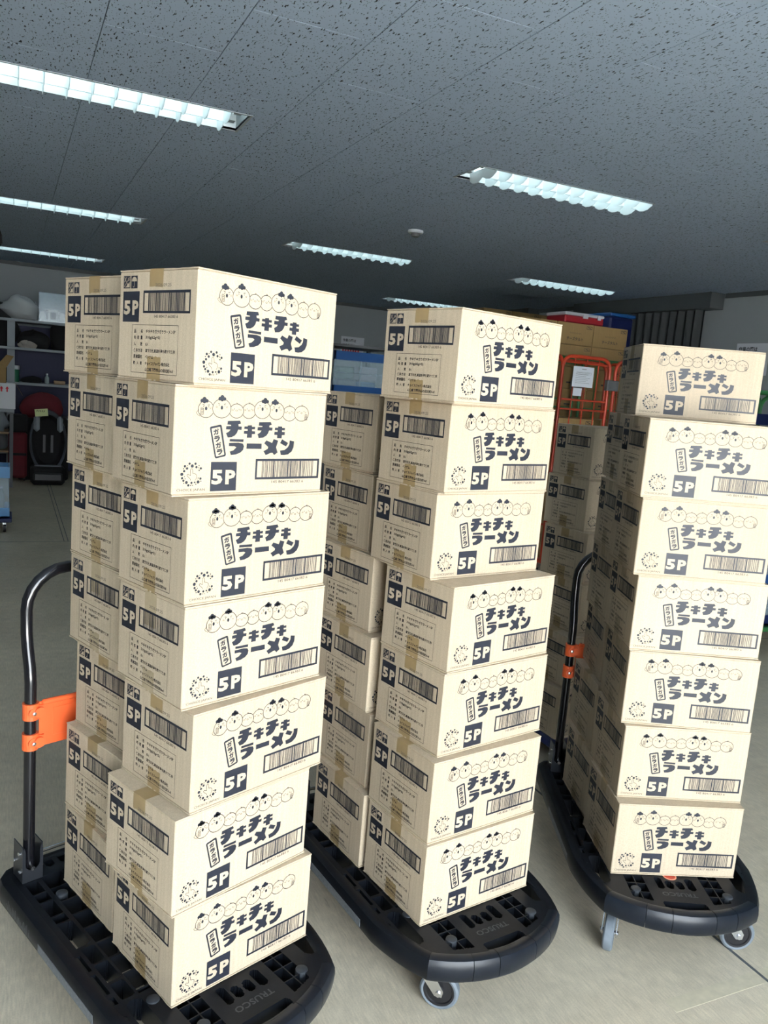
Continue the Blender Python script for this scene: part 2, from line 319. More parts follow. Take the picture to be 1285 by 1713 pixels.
BAR = [[(196.3,75.2),(370.0,75.0),(369.8,30.1),(196.5,30.3)],[(200.9,70.2),(364.6,70.1),(364.6,35.2),(201.4,35.0)]]
BARX = [(213.4,52.8),(352.4,52.6)]
NUM = [(240.6,21.5),(327.3,27.0)]
S_SQ = [[(15.3,211.3),(40.0,211.7),(40.0,186.1),(14.7,186.1)],[(43.7,211.4),(67.2,211.6),(67.3,185.5),(42.8,185.7)]]
S_BLK = [(15.0,179.6),(76.4,179.7),(75.8,117.9),(14.2,116.5)]
S_five = [(18.5,131.9),(43.2,161.0)]
S_P = [(50.6,131.5),(73.2,161.4)]
S_BAR = [[(90.6,179.7),(254.1,181.9),(251.8,137.0),(90.1,133.9)],[(94.6,174.6),(249.7,176.5),(247.8,141.3),(94.4,139.1)]]
S_BARX = [(108.4,159.7),(236.4,159.3)]
S_NUM = [(131.6,125.8),(213.5,132.6)]
S_DATE = [(132.1,187.6),(187.6,195.2)]
S_BOX = [(51.8,109.6),(215.5,112.8),(217.3,15.8),(55.6,11.1)]
S_ROW = [(60.1,94.8),(60.6,82.0),(61.1,68.6),(61.5,55.5),(62.0,42.7),(62.5,29.4),(106.4,18.0)]
S_COL = [(60.1,94.8),(103.3,95.4),(208.4,95.7)]
S_ROWtop = [(103.0,103.5),(103.3,95.4)]
S_TAPE = [(109.7,208.5),(158.7,204.9),(110.7,182.8),(118.5,47.4),(166.8,47.9)]
COLS = {'A': [(0.3285, 1.6086, 24.5, 0), (0.2975, 1.6283, 18.2, 1), (0.3297, 1.613, 21.3, 2), (0.3317, 1.6101, 20.9, 3), (0.3542, 1.5884, 23.1, 4), (0.323, 1.5744, 23.3, 5), (0.3326, 1.5838, 20.2, 6)], 'C': [(0.9656, 1.7017, 15.8, 0), (0.9827, 1.7396, 13.0, 1), (0.975, 1.7574, 10.3, 2), (1.0076, 1.6859, 13.4, 3), (1.0022, 1.6843, 11.8, 4), (0.9834, 1.6606, 10.2, 5), (0.98, 1.6527, 9.4, 6)], 'E': [(1.8192, 2.035, -28.3, 0), (1.629, 1.7584, -26.3, 1), (1.6362, 1.7538, -25.7, 2), (1.6507, 1.7466, -25.0, 3), (1.6543, 1.7441, -26.7, 4), (1.6557, 1.7226, -22.3, 5), (1.6376, 1.6873, -21.2, 6)], 'B': [(0.2381, 1.924, 24.5, 0), (0.2208, 1.9085, 18.2, 1), (0.2469, 1.9033, 21.3, 2), (0.2462, 1.8956, 20.9, 3), (0.2731, 1.8825, 23.1, 4), (0.2527, 1.8773, 23.3, 5), (0.2399, 1.8738, 20.2, 6)], 'D': [(0.948, 2.1015, 13.0, 1), (0.942, 2.0846, 10.3, 2), (0.942, 2.0325, 13.4, 3), (0.9341, 1.9905, 11.8, 4), (0.9426, 1.9759, 10.2, 5), (0.9272, 1.9395, 9.4, 6)], 'F': [(1.8237, 2.0622, -26.3, 1), (1.7759, 2.0017, -25.7, 2), (1.7827, 2.0035, -25.0, 3), (1.8158, 2.0419, -26.7, 4), (1.7913, 2.0137, -22.3, 5), (1.765, 1.9668, -21.2, 6)]}
# ================================================================ SETTING
XR, XL, YB, YF = 7.05, -5.0, 12.65, -2.2
def struct(name, mb, label=None, parent=None, smooth=False):
    o = mb.obj(name, parent, smooth)
    if not parent: tag(o, label, None, None, 'structure'); 
    return o
m = MB(); m.box(XL-.2, XR+.2, YF-.2, YB+.2, -.12, 0, M['floor']); fl = struct('floor', m)
m = MB(); m.box(-30, 30, -30, YF-.2, -.14, -.02, mat('outside_concrete', (.50, .49, .46), .8, noise=.1, nscale=2)); yard = m.obj('forecourt'); tag(yard, kind='structure')
for nm, (x0, x1, y0, y1) in {'a': (XL, 1.955, 7.455, 7.462), 'b': (.452, .458, 7.47, 11.4), 'c': (.486, .492, 7.47, 11.4), 'd': (1.960, 1.970, -.9, 7.455), 'e': (-2.5, -2.493, -.9, 7.455), 'g': (1.97, XR, 3.9, 3.907)}.items():
    m = MB(); m.box(x0, x1, y0, y1, 0, .0006, M['dgrey'])
    jt = m.obj('floor_joint', fl)
m = MB(); m.box(1.62, 2.5, 1.365, 1.41, 0, .0005, mat('worn_yellow_tape', (.60, .53, .385), .6, noise=.22, nscale=40)); m.obj('worn_floor_tape', fl)
def wall(name, x0, x1, y0, y1, z0=0, z1=CEIL+.12): 
    m = MB(); m.box(x0, x1, y0, y1, z0, z1, M['wall']); return struct(name, m)
wall('wall_back', XL, XR, YB, YB+.15); wall('wall_right', XR, XR+.15, YF, YB+.15); wall('wall_left', XL-.15, XL, YF, YB+.15)
# front wall with the wide open shutter doorway (behind the camera)
m = MB()
m.box(XL, -.7, YF-.15, YF, 0, CEIL+.12, M['wall']); m.box(2.2, XR, YF-.15, YF, 0, CEIL+.12, M['wall']); m.box(-.7, 2.2, YF-.15, YF, 2.80, CEIL+.12, M['wall'])
struct('wall_front', m)
m = MB(); m.box(XL, XR, YB-.02, YB, CEIL-.05, CEIL, M['trim']); struct('trim_1', m)
m = MB(); m.box(XR-.02, XR, YF, 6.7, CEIL-.05, CEIL, M['trim']); m.box(XR-.02, XR, 9.1, 10.15, CEIL-.05, CEIL, M['trim']); struct('trim_2', m)
# ceiling: backing plus individual boards laid in brick bond, with cut-outs for the lamps
LAMPS = []
for iy, y0 in enumerate((4.22, 7.66, 11.1)):
    for ix, x0 in enumerate((-.185, 2.43, 5.05)): LAMPS.append((x0, y0))
LAMPS = [l for l in LAMPS if l != (5.05, 4.22)] + [(5.05, 4.22)]
LW, LD = 1.27, .30
m = MB(); m.box(XL, XR, YF, YB, CEIL+.125, CEIL+.2, M['dgrey']); ce = struct('ceiling', m)
TW, TL = .455, .91
full = MB(); full.box(0.002, TW-.002, .002, TL-.002, 0, .012, M['tile']); full_me = full.mesh('ceiling_tile')
cmi = cam.matrix_world.inverted()
def in_view(x, y, z, mg=.08):
    p = cmi @ Vector((x, y, z))
    return p.z < -.05 and abs(p.x/-p.z) < 642.5/1354.2*(1+mg) and abs(p.y/-p.z) < 856.5/1354.2*(1+mg)
tiles = []; k0 = int((XL-.3175)/TW)-1
for k in range(k0, 20):
    x0 = .3175+k*TW; x1 = x0+TW
    if x1 < XL+.02 or x0 > XR-.02: continue
    yo = 2.6 if k % 2 == 0 else 3.045
    for j in range(-6, 14):
        y0 = yo+j*TL; y1 = y0+TL
        if y1 < YF+.02 or y0 > YB-.02: continue
        r = [(max(x0, XL)+.0015, min(x1, XR)-.0015, max(y0, YF)+.0015, min(y1, YB)-.0015)]
        isfull = x0 >= XL and x1 <= XR and y0 >= YF and y1 <= YB
        for lx, ly in LAMPS:
            nr = []
            for (a, b, c, d) in r:
                A, B, Cc, D = lx, lx+LW, ly, ly+LD
                if b <= A or a >= B or d <= Cc or c >= D: nr.append((a, b, c, d)); continue
                isfull = False
                if c < Cc: nr.append((a, b, c, Cc))
                if d > D: nr.append((a, b, D, d))
                c2, d2 = max(c, Cc), min(d, D)
                if a < A: nr.append((a, A, c2, d2))
                if b > B: nr.append((B, b, c2, d2))
            r = nr
        if not r: continue
        vis = any(in_view(a, b, CEIL) for a in (x0, (x0+x1)/2, x1) for b in (y0, (y0+y1)/2, y1))
        tiles.append((math.hypot((x0+x1)/2, (y0+y1)/2) if vis else 1e6, x0, y0, r, isfull))
tiles.sort(key=lambda t: t[0]); rest = MB()
for i, (d, x0, y0, r, isfull) in enumerate(tiles):
    if i < 290 and d < 1e5:
        if isfull: o = bpy.data.objects.new('ceiling_tile', full_me); C.objects.link(o); o.location = (x0, y0, CEIL)
        else:
            m = MB()
            for a, b, c, dd in r: m.box(a, b, c, dd, CEIL, CEIL+.012, M['tile'])
            o = m.obj('ceiling_tile')
        o.parent = ce
    else:
        for a, b, c, dd in r: rest.box(a, b, c, dd, CEIL, CEIL+.012, M['tile'])
o = rest.obj('ceiling_tile', ce); tag(o, kind='stuff')
# ---------------------------------------------------------------- ceiling lamps
def make_lamp(flip):
    t = thing('ceiling_light', 'lamp', 'ceiling light')
    m = MB(); f = .012
    for a, b, c, d in ((-f, LW+f, -f, 0), (-f, LW+f, LD, LD+f), (-f, 0, 0, LD), (LW, LW+f, 0, LD)): m.box(a, b, c, d, -.003, .012, M['lampframe'])
    m.obj('frame', t)
    m = MB(); m.box(0, LW, 0, LD, .10, .104, M['white']); m.box(-.004, 0, 0, LD, 0, .104, M['lampframe']); m.box(LW, LW+.004, 0, LD, 0, .104, M['lampframe'])
    m.box(0, LW, -.004, 0, 0, .104, M['white']); m.box(0, LW, LD, LD+.004, 0, .104, M['white'])
    m.obj('housing', t)
    u0, u1 = (.10, LW-.005) if flip else (.005, LW-.10)
    for y in (LD*.28, LD*.72):
        m = MB(); m.tube([(u0-.02 if flip else .02, y, .062), (u1 if flip else LW-.06, y, .062)], .014, M['glow'], 10)
        m.obj('lamp_tube', t, True)
    xe = .045 if flip else LW-.045
    for ya, yb in ((.05, .10), (LD-.10, LD-.05)): m = MB(); m.box(xe-.02, xe+.02, ya, yb, .02, .08, M['lampframe']); m.obj('lamp_holder', t)
    m = MB()   # long reflectors: centre ridge and two side wings
    for pts in (((0.02, .05), (.0, -.004)), ((LD-.02, .05), (LD, -.004)), ((LD/2-.018, .04), (LD/2-.006, -.010)), ((LD/2+.018, .04), (LD/2+.006, -.010))):
        (ya, za), (yb, zb) = pts
        m.add([(u0, ya, za), (u1, ya, za), (u1, yb, zb), (u0, yb, zb), (u0, ya+.0015, za), (u1, ya+.0015, za), (u1, yb+.0015, zb), (u0, yb+.0015, zb)],
              [(0, 1, 2, 3), (7, 6, 5, 4), (0, 3, 7, 4), (1, 5, 6, 2), (3, 2, 6, 7), (0, 4, 5, 1)], M['louver'])
    m.obj('reflector', t)
    bl = MB(); n = 12   # one bowed cross blade, shared by every louvre bay
    pr = []
    for q in range(9):
        y = LD*q/8; z = -.012-.022*abs(math.sin(math.pi*q/4))**.7; pr.append((y, z))
    vs_ = [(-.0012, y, .035) for y, z in pr]+[(-.0012+.004, y, z) for y, z in pr]+[(.0012, y, .035) for y, z in pr]+[(.0012+.004, y, z) for y, z in pr]
    fs = [(i, i+1, i+10, i+9) for i in range(8)]+[(i+18, i+27, i+28, i+19) for i in range(8)]+[(i+9, i+10, i+28, i+27) for i in range(8)]
    bl.add(vs_, fs, M['louver']); bme = bl.mesh('louver_blade')
    for i in range(n):
        o = bpy.data.objects.new('louver_blade', bme); C.objects.link(o); o.parent = t; o.location = (u0+(u1-u0)*i/(n-1)-.002, 0, 0)
    return t
la = make_lamp(False); lb = make_lamp(True)
names = {(-.185, 4.22): (0, 'long louvred ceiling lamp at upper left, largest and cut by the left edge'), (2.43, 4.22): (1, 'louvred ceiling lamp at upper right above the middle and right cartons'),
 (-.185, 7.66): (0, 'louvred ceiling lamp at left, second row, just above the left trolley'), (2.43, 7.66): (1, 'louvred ceiling lamp in the centre, left of the smoke detector'),
 (5.05, 7.66): (1, 'louvred ceiling lamp at right in front of the curtain box'), (-.185, 11.1): (0, 'farthest left ceiling lamp, over the blue storage shelf'),
 (2.43, 11.1): (1, 'far ceiling lamp hidden behind the left cartons'), (5.05, 11.1): (1, 'farthest lamp just above the top middle carton'), (5.05, 4.22): (1, 'ceiling lamp barely entering at the right edge')}
first = {0: la, 1: lb}; used = set(); kids = {0: tree(la), 1: tree(lb)}
for (x, y) in LAMPS:
    k, lab = names[(x, y)]
    if (x, y) == (2.43, 11.1): continue
    if k in used: o = dup(first[k], None, kids[k])
    else: o = first[k]; used.add(k)
    o.location = (x, y, CEIL); tag(o, lab, 'ceiling light', 'recessed fluorescent ceiling lamps')
# blank cover where the hidden lamp sits
m = MB(); m.box(2.43, 3.70, 11.1, 11.4, CEIL, CEIL+.012, M['tile']); m.obj('ceiling_tile', ce)
# smoke detector
t = thing('smoke_detector', 'small round white smoke detector on the ceiling between the lamps', 'smoke detector', (3.02, 6.22, CEIL))
m = MB(); m.lathe([(0, 0), (.062, 0), (.064, -.012), (.058, -.022), (.03, -.024), (0, -.024)], M['white'], n=28); m.obj('base', t, True)
m = MB(); m.lathe([(.034, -.024), (.036, -.040), (.03, -.050), (0, -.052)], M['dgrey'], n=24); m.obj('sensor_head', t, True)
# curtain boxes and curtain on the right wall
m = MB(); m.box(6.85, XR, 6.72, 9.1, CEIL-.17, CEIL, M['trim'], b=.004); struct('trim_3', m)
m = MB(); m.box(6.85, XR, 10.15, YB, CEIL-.17, CEIL, M['trim'], b=.004); struct('trim_4', m)
t = thing('curtain', 'dark grey pleated curtain hanging on the right wall behind the cooler', 'curtain', (6.95, 6.9, 0))
def pleats(y0, y1, z0, z1, nm):
    m = MB(); N = int((y1-y0)/.018); vs_ = []
    for i in range(N+1):
        y = y0+(y1-y0)*i/N; x = .028*math.sin(y*2*math.pi/.13)+.008*math.sin(y*23)
        vs_ += [(x, y-6.9, z0), (x, y-6.9, z1)]
    m.add(vs_, [(2*i, 2*i+2, 2*i+3, 2*i+1) for i in range(N)], M['curtain']); return m.obj(nm, t, True)
pleats(6.86, 7.92, .1, CEIL-.1, 'curtain_panel'); pleats(7.96, 9.0, .1, CEIL-.1, 'curtain_panel')
m = MB(); m.tube([(0, -.1, CEIL-.1), (0, 2.15, CEIL-.1)], .01, M['grey'], 8); m.obj('curtain_rail', t)
# paper notices
def notice(name, label, T, w_, h_):
    o = thing(name, label, 'notice'); o.matrix_world = T
    m = MB(); m.box(0, w_, -.002, 0, -h_, 0, M['paper']); m.obj('sheet', o)
    P = Print(lambda u, v, h: (u, -.002-h, v))
    P.text('作業の際は', .03, -.085, .03+.24*w_/.42, -.035, M['ink'], bold=.02); P.text('できるだけ', .03, -.165, .03+.22*w_/.42, -.115, M['ink'], bold=.02)
    for i in range(7): P.rect(.03+i*.045, -.25, .062+i*.045, -.21, M['redink'])
    P.obj('lettering', o)
notice('paper_notice', 'white paper notice on the back wall above the blue folding crate', Matrix.Translation((4.95, YB, 2.31)), .41, .33)
notice('paper_notice', 'white paper notice on the right wall above the top right carton', Matrix.Translation((XR, 6.46, 2.31)) @ Matrix.Rotation(R(-90), 4, 'Z'), .42, .33)
# ================================================================ CARTONS
BW, BD, BH = .3800, .2736, .2244
mm = .001
def S2(p): return [(x*mm, y*mm) for x, y in p]
def front_print(to3):
    P = Print(to3); ink = M['ink']
    for g in GLYPH: P.poly(S2(g), ink)
    def rounded(q, f=.16):
        out = []
        for i in range(4):
            a, b, c = Vector(q[i-1]), Vector(q[i]), Vector(q[(i+1) % 4])
            r = 4.5*(1 if f > .1 else .35)
            p0 = b+(a-b).normalized()*r; p1 = b+(c-b).normalized()*r
            for t in (0, .25, .5, .75, 1): out.append(tuple(((1-t)**2*p0+2*t*(1-t)*b+t*t*p1)*mm))
        return out
    P.ring(rounded(FRAME[0]), rounded(FRAME[1], .05), ink)
    for ch, ((x0, y1), (x1, y0)) in zip('ガラガラ', GARA):
        cx, cy = (x0+x1)/2, (y0+y1)/2; P.text(ch, (cx-7)*mm, (cy-6.2)*mm, (cx+7)*mm, (cy+6.2)*mm, ink, bold=.06, rot=.2)
    # a row of eight plain round birds
    front_of = {0: [1], 2: [1], 3: [2, 4], 5: [4], 6: [5, 7]}
    for i, (cx, cy, rx, ry) in enumerate(BIRD):
        N = 44; run = []
        for k in range(N+1):
            a = 2*math.pi*k/N; x = cx+rx*math.cos(a); y = cy+ry*math.sin(a)*(1.0 if math.sin(a) > 0 else .96)
            if any(((x-BIRD[j][0])/BIRD[j][2])**2+((y-BIRD[j][1])/BIRD[j][3])**2 < .995 for j in front_of.get(i, [])):
                if len(run) > 1: P.stroke(S2(run), .0013, M['ink_fine'])
                run = []
            else: run.append((x, y))
        if len(run) > 1: P.stroke(S2(run), .0013, M['ink_fine'])
        big = ry > 17.4
        ex, ey = rx*.32, ry*.30
        for s in (-1, 1): P.disc((cx+s*ex)*mm, (cy+ey)*mm, .0010, ink, 8); P.ring([((cx+s*rx*.55+2.1*math.cos(t*.63))*mm, (cy+ry*.16+1.5*math.sin(t*.63))*mm) for t in range(10)], [((cx+s*rx*.55+1.5*math.cos(t*.63))*mm, (cy+ry*.16+.95*math.sin(t*.63))*mm) for t in range(10)], M['ink_fine'])
        if big:
            P.disc(cx*mm, (cy+ry*.10)*mm, .0027, ink, 12, ry=.0040)
            dx = 4*(1 if i == 4 else 0) - 3*(1 if i in (0, 5) else 0); top = cy+ry
            for ox, oy, rr in ((-5.6, .2, 3.8), (0, 3.2, 4.8), (5.6, .2, 3.8), (0, -.6, 4.4)): P.disc((cx+dx*1.5+ox)*mm, (top+oy-abs(dx)*.25)*mm, rr*mm, ink, 14)
            for s in (-1, 1): P.stroke(S2([(cx+s*(ex-2), cy+ey+3.0), (cx+s*(ex+2.2), cy+ey+4.2)]), .0012, ink)
        else:
            P.ring([((cx+2.6*math.cos(t*.63))*mm, (cy+ry*.08+1.7*math.sin(t*.63))*mm) for t in range(10)], [((cx+1.9*math.cos(t*.63))*mm, (cy+ry*.08+1.05*math.sin(t*.63))*mm) for t in range(10)], M['ink_fine'])
            P.stroke(S2([(cx, cy+ry), (cx-1.5, cy+ry+3)]), .0009, ink); P.stroke(S2([(cx, cy+ry), (cx+2, cy+ry+2.4)]), .0009, ink)
    for bx, by in ((60.5, 172), (323.5, 168)):
        P.stroke(S2([(bx-3, by-6), (bx+3.2, by-6), (bx+3.2, by+6), (bx-3, by+6)]), .0009, ink, closed=True)
        for k in (-3, 0, 3): P.stroke(S2([(bx-1.6, by+k), (bx+1.8, by+k)]), .0012, M['ink_fine'])
    P.stroke(S2([(53, 176), (49.5, 171), (47.5, 169), (51, 165), (57, 162)]), .0008, M['ink_fine'])
    for x, y, r in DOT: P.disc(x*mm, y*mm, r*mm, ink, 12)
    for x, y in ((31, 61.5), (41, 66.5), (45, 66.5), (57, 63), (28, 56), (36, 59), (26.5, 45), (38, 27.5), (49, 22.5), (61, 38), (57, 33), (63, 52), (21.5, 52)): P.disc(x*mm, y*mm, .0005, ink, 5)
    P.stroke(S2(HAND), .0009, M['ink_fine'])
    P.text('CHOICE JAPAN', .0103, .0083, .0750, .0146, M['ink_fine'])
    P.poly(S2(BLK), ink)
    P.text('5', .0896, .0218, .1155, .0524, M['card'], h=.0008, bold=.045); P.text('P', .1226, .0217, .1467, .0521, M['card'], h=.0008, bold=.045)
    P.ring(S2([(196.3, 75), (370, 75), (370, 30.2), (196.3, 30.2)]), S2([(201, 70.2), (364.6, 70.2), (364.6, 35.1), (201, 35.1)]), ink)
    bars(P, .2134, .3524, .0351, .0702, 5)
    P.text('145 80417 66383 6', .2406, .0215, .3273, .0275, M['ink_fine'])
    return P
def bars(P, x0, x1, y0, y1, seed):
    q = random.Random(seed); n = 38; ws = [q.choice((1, 1, 1, 2.4)) for _ in range(2*n-1)]; s = (x1-x0)/sum(ws); x = x0
    for i, w_ in enumerate(ws):
        if i % 2 == 0: P.rect(x, y0, x+w_*s, y1, M['ink'])
        x += w_*s
def side_print(to3):
    P = Print(to3); ink = M['ink']
    P.rect(.0150, .1860, .0400, .2113, ink); P.rect(.0434, .1856, .0672, .2113, ink)
    c = M['card']; h = .0008
    P.stroke(S2([(18, 209), (25, 199)]), .0013, c, h); P.stroke(S2([(25, 209), (18, 199)]), .0013, c, h)
    P.stroke(S2([(17, 189), (38, 209)]), .0011, c, h); P.poly(S2([(20, 188), (38, 188), (38, 200), (34, 195), (30, 197), (27, 191)]), c, h)
    P.stroke(S2([(32, 207), (37, 203), (33, 202)]), .0011, c, h)
    P.poly([(.0553+.0098*math.cos(a*math.pi/10), .2000+.0092*math.sin(a*math.pi/10)) for a in range(11)], c, h)
    P.stroke(S2([(55.3, 200), (55.3, 190.5), (54.6, 188.5), (52.5, 188.3), (51.3, 190)]), .0012, c, h)
    P.rect(.0148, .1172, .0762, .1796, ink)
    P.text('5', .0185, .1319, .0432, .1612, c, h=h, bold=.045); P.text('P', .0506, .1315, .0732, .1612, c, h=h, bold=.045)
    P.ring(S2([(90.4, 180.8), (253, 180.8), (253, 135.5), (90.4, 135.5)]), S2([(94.6, 175.5), (249, 175.5), (249, 140.2), (94.6, 140.2)]), ink)
    bars(P, .1084, .2364, .1402, .1755, 9)
    P.text('145 80417 66383 6', .1316, .1262, .2135, .1322, M['ink_fine']); P.text('2026.09.25', .1321, .1878, .1876, .1945, M['stamp'], bold=.01)
    P.stroke(S2([(52.5, 111.5), (216, 111.5), (216, 13.5), (52.5, 13.5)]), .0009, M['ink_fine'], closed=True)
    ys = (94.8, 82.0, 68.6, 55.6, 42.8, 29.6, 17.4); f = M['ink_fine']; b = .022
    for (a, val, x1), y in zip((('品名', 'チキチキガラガララーメン5P', 207), ('内容量', '310g(62g×5)', 155), ('入数', '8入', 113), ('保存方法', '直射日光,高温多湿を避けて保存', 208), ('原産国名', 'ベトナム', 132), ('輸入者', 'チョイスジャパン株式会社', 191), ('', '山口県下関市山の田北町4-8', 203)), ys):
        n = len(a)
        for i, ch in enumerate(a):
            x = 60+i*(24.5/(n-1)) if n > 1 else 60
            P.text(ch, x*mm, y*mm, (x+(7.2 if n < 4 else 7.4))*mm, (y+7.8)*mm, f, bold=b)
        P.text(val, .1035, y*mm, x1*mm, (y+7.8)*mm, f, bold=b)
    return P
def make_carton():
    t = thing('cardboard_carton', 'x', 'carton')
    w2, d2 = BW/2, BD/2; c = M['card']
    m = MB(); m.box(-w2, w2, -d2, d2, .0032, BH-.0032, c, b=.0022); m.obj('carton_body', t)
    for z0, nm in ((BH-.0032, 'top_flap'), (0, 'bottom_flap')):
        for s in (-1, 1):
            m = MB(); y0, y1 = (.0012, d2) if s > 0 else (-d2, -.0012); q = random.Random(int(z0*1e4)+s)
            N = 10; vs_ = []
            for e_ in (0, 1):
                for i in range(N+1):
                    y = y0+(y1-y0)*i/N; j = q.uniform(-.0008, .0014); jz = q.uniform(-.0005, .0005) if z0 else 0
                    x = (-w2-j) if e_ == 0 else (w2+j); vs_ += [(x, y, z0+.0002), (x, y, z0+.0031+min(jz, 0))]
            o_ = 2*(N+1)
            fs = [(2*i, 2*i+1, 2*i+3, 2*i+2) for i in range(N)]+[(o_+2*i, o_+2*i+2, o_+2*i+3, o_+2*i+1) for i in range(N)]+[(2*i+1, o_+2*i+1, o_+2*i+3, 2*i+3) for i in range(N)]+[(2*i, 2*i+2, o_+2*i+2, o_+2*i) for i in range(N)]+[(0, o_, o_+1, 1), (2*N, 2*N+1, o_+2*N+1, o_+2*N)]
            m.add(vs_, fs, M['card_edge'] if False else c); m.obj(nm, t)
    front_print(lambda u, v, h: (-w2+u, -d2-h, v+.0012)).obj('front_print', t)
    side_print(lambda u, v, h: (-w2-h, d2-u, v+.0012)).obj('side_print', t)
    return t
def tape_mesh(var):
    q = random.Random(var+11); m = MB(); w2 = BW/2; y0 = BD/2-.1345-.024+q.uniform(-.005, .005); y1 = y0+.048
    mt = M['tape'] if var < 2 else M['tape2']; e = .0003
    lt, lb = .183+q.uniform(-.012, .012), .0475+q.uniform(-.014, .01); lt = BH-(.222-lt)*(1 if var < 2 else 2.2)
    for s in (-1, 1):
        for z0, z1 in ((lt, BH), (0.0003, lb)):
            N = 8; vs_ = []
            for i in range(N+1):
                y = y0+(y1-y0)*i/N; jag = q.uniform(-.0015, .0015)
                vs_ += [(s*(w2+e), y, z0+(jag if z0 > .1 else 0)), (s*(w2+e), y, z1+(jag if z1 < .1 else 0))]
            m.add(vs_, [(2*i, 2*i+2, 2*i+3, 2*i+1) for i in range(N)], mt)
    m.box(-w2-.0016, w2+.0016, y0, y1, BH+.00005, BH+.0003, mt)
    return m.mesh('packing_tape')
TM = [tape_mesh(i) for i in range(3)]
carton0 = make_carton(); ck = [c for c in carton0.children]
_first = [True]
def place_carton(x, y, a, z, label, group, corner=True, tape=0):
    """x, y: the near front corner of the carton; a: yaw in degrees"""
    a = R(a); ex = Vector((math.cos(a), math.sin(a), 0)); ny = Vector((-math.sin(a), math.cos(a), 0))
    p = Vector((x, y, z))+ex*BW/2+ny*BD/2
    if _first[0]: t = carton0; _first[0] = False
    else:
        t = carton0.copy(); C.objects.link(t)
        for c in ck: d = c.copy(); C.objects.link(d); d.parent = t
    t.location = p; t.rotation_euler = (0, 0, a)
    tag(t, label, 'carton', group)
    o = bpy.data.objects.new('packing_tape', TM[tape]); C.objects.link(o); o.parent = t
    return t
ORD = ['topmost', 'second', 'third', 'fourth', 'fifth', 'sixth', 'lowest']
info = {'A': ('left trolley front stack', 7, 0), 'B': ('left trolley rear stack', 7, 0), 'C': ('middle trolley front stack', 7, 0), 'D': ('middle trolley rear stack', 6, 1),
        'E': ('right trolley front stack', 7, 0), 'F': ('right trolley rear stack', 6, 1)}
tp = {('A', 1): 0, ('A', 3): 2, ('A', 6): 0, ('B', 3): 2, ('C', 0): 1, ('E', 0): 2, ('F', 1): 2, ('E', 1): 1}
for c, L in COLS.items():
    nm, n, off = info[c]
    for (x, y, a, i) in L:
        k = i-off
        o = 'topmost' if k == 0 else ('bottom' if k == n-1 else ORD[k]+' from the top')
        extra = {('A', 0): '', ('A', 6): ' resting on the black deck', ('E', 0): ', set back and dimmer', ('C', 3): ', shoved to the right', ('F', 3): ', jutting out left', ('B', 5): ', with its taped lid showing', ('D', 6): ' on the black deck', ('C', 6): ' on the black deck'}.get((c, i), '')
        place_carton(x, y, a, DECK+(6-i)*.225, f'lettered carton, {o}, {nm}{extra}', {'A': 'cartons on the left trolley', 'B': 'cartons on the left trolley', 'C': 'cartons on the middle trolley', 'D': 'cartons on the middle trolley'}.get(c, 'cartons on the right trolley'), tape=tp.get((c, i), (i*7+ord(c)) % 2))
GX = [(2.268, 2.767), (2.258, 2.752), (2.250, 2.708), (2.245, 2.70), (2.19, 2.675), (2.16, 2.66)]
for i, (x, y) in enumerate(GX):
    o = 'topmost' if i == 0 else ('bottom' if i == 5 else ORD[i]+' from the top')
    place_carton(x, y, (-1.5, 3, 6, 2, 1, 2)[i], .12+(5-i)*.225, f'dim card carton, {o} of the shaded stack behind the middle trolley', 'cartons in the shaded stack', tape=i % 2)
# low navy dolly under the shaded stack
t = thing('dolly', 'low dark blue dolly under the shaded carton stack', 'dolly', (2.42, 2.86, 0))
m = MB(); m.box(-.27, .27, -.30, .30, .07, .12, M['dblue'], b=.01); m.obj('dolly_deck', t)
for sx in (-1, 1):
    for sy in (-1, 1):
        m = MB(); m.tube([(sx*.2-.012, sy*.24, .035), (sx*.2+.012, sy*.24, .035)], .035, M['hub'], 16); m.box(sx*.2-.02, sx*.2+.02, sy*.24-.012, sy*.24+.012, .035, .07, M['bracket']); m.obj('castor', t)
# ================================================================ PLATFORM TROLLEYS
def rr(x, y, x0, x1, y0, y1, r):
    if x < x0 or x > x1 or y < y0 or y > y1: return False
    dx = max(x0+r-x, x-(x1-r), 0); dy = max(y0+r-y, y-(y1-r), 0)
    return dx*dx+dy*dy <= r*r
def bez(p0, p1, p2, n): return [tuple((1-t)**2*a+2*t*(1-t)*b+t*t*c for a, b, c in zip(p0, p1, p2)) for t in [i/n for i in range(n+1)]]
half = bez((0, -.012), (.13, -.008), (.222, .066), 10) + bez((.222, .066), (.262, .14), (.278, .25), 6)[1:] + [(.278, .84), (.272, .875), (.245, .905), (.20, .918), (0, .918)]
FRN = 10
OUT = [(-x, y) for x, y in half[::-1]][:-1] + half          # back middle -> left side -> front -> right side -> back
OUT = OUT[:-1]
def inset(poly, d):
    n = len(poly); out = []
    for i in range(n):
        a, b, c = Vector(poly[i-1]), Vector(poly[i]), Vector(poly[(i+1) % n])
        u = (b-a).normalized(); v = (c-b).normalized(); k = Vector((-u.y, u.x))+Vector((-v.y, v.x)); k.normalize()
        co = max(.5, k.dot(Vector((-u.y, u.x)))); out.append(tuple(b+k*d/co))
    return out
def inside(poly, x, y):
    c = False; n = len(poly); j = n-1
    for i in range(n):
        if (poly[i][1] > y) != (poly[j][1] > y) and x < (poly[j][0]-poly[i][0])*(y-poly[i][1])/(poly[j][1]-poly[i][1])+poly[i][0]: c = not c
        j = i
    return c
IN = inset(OUT, .022)
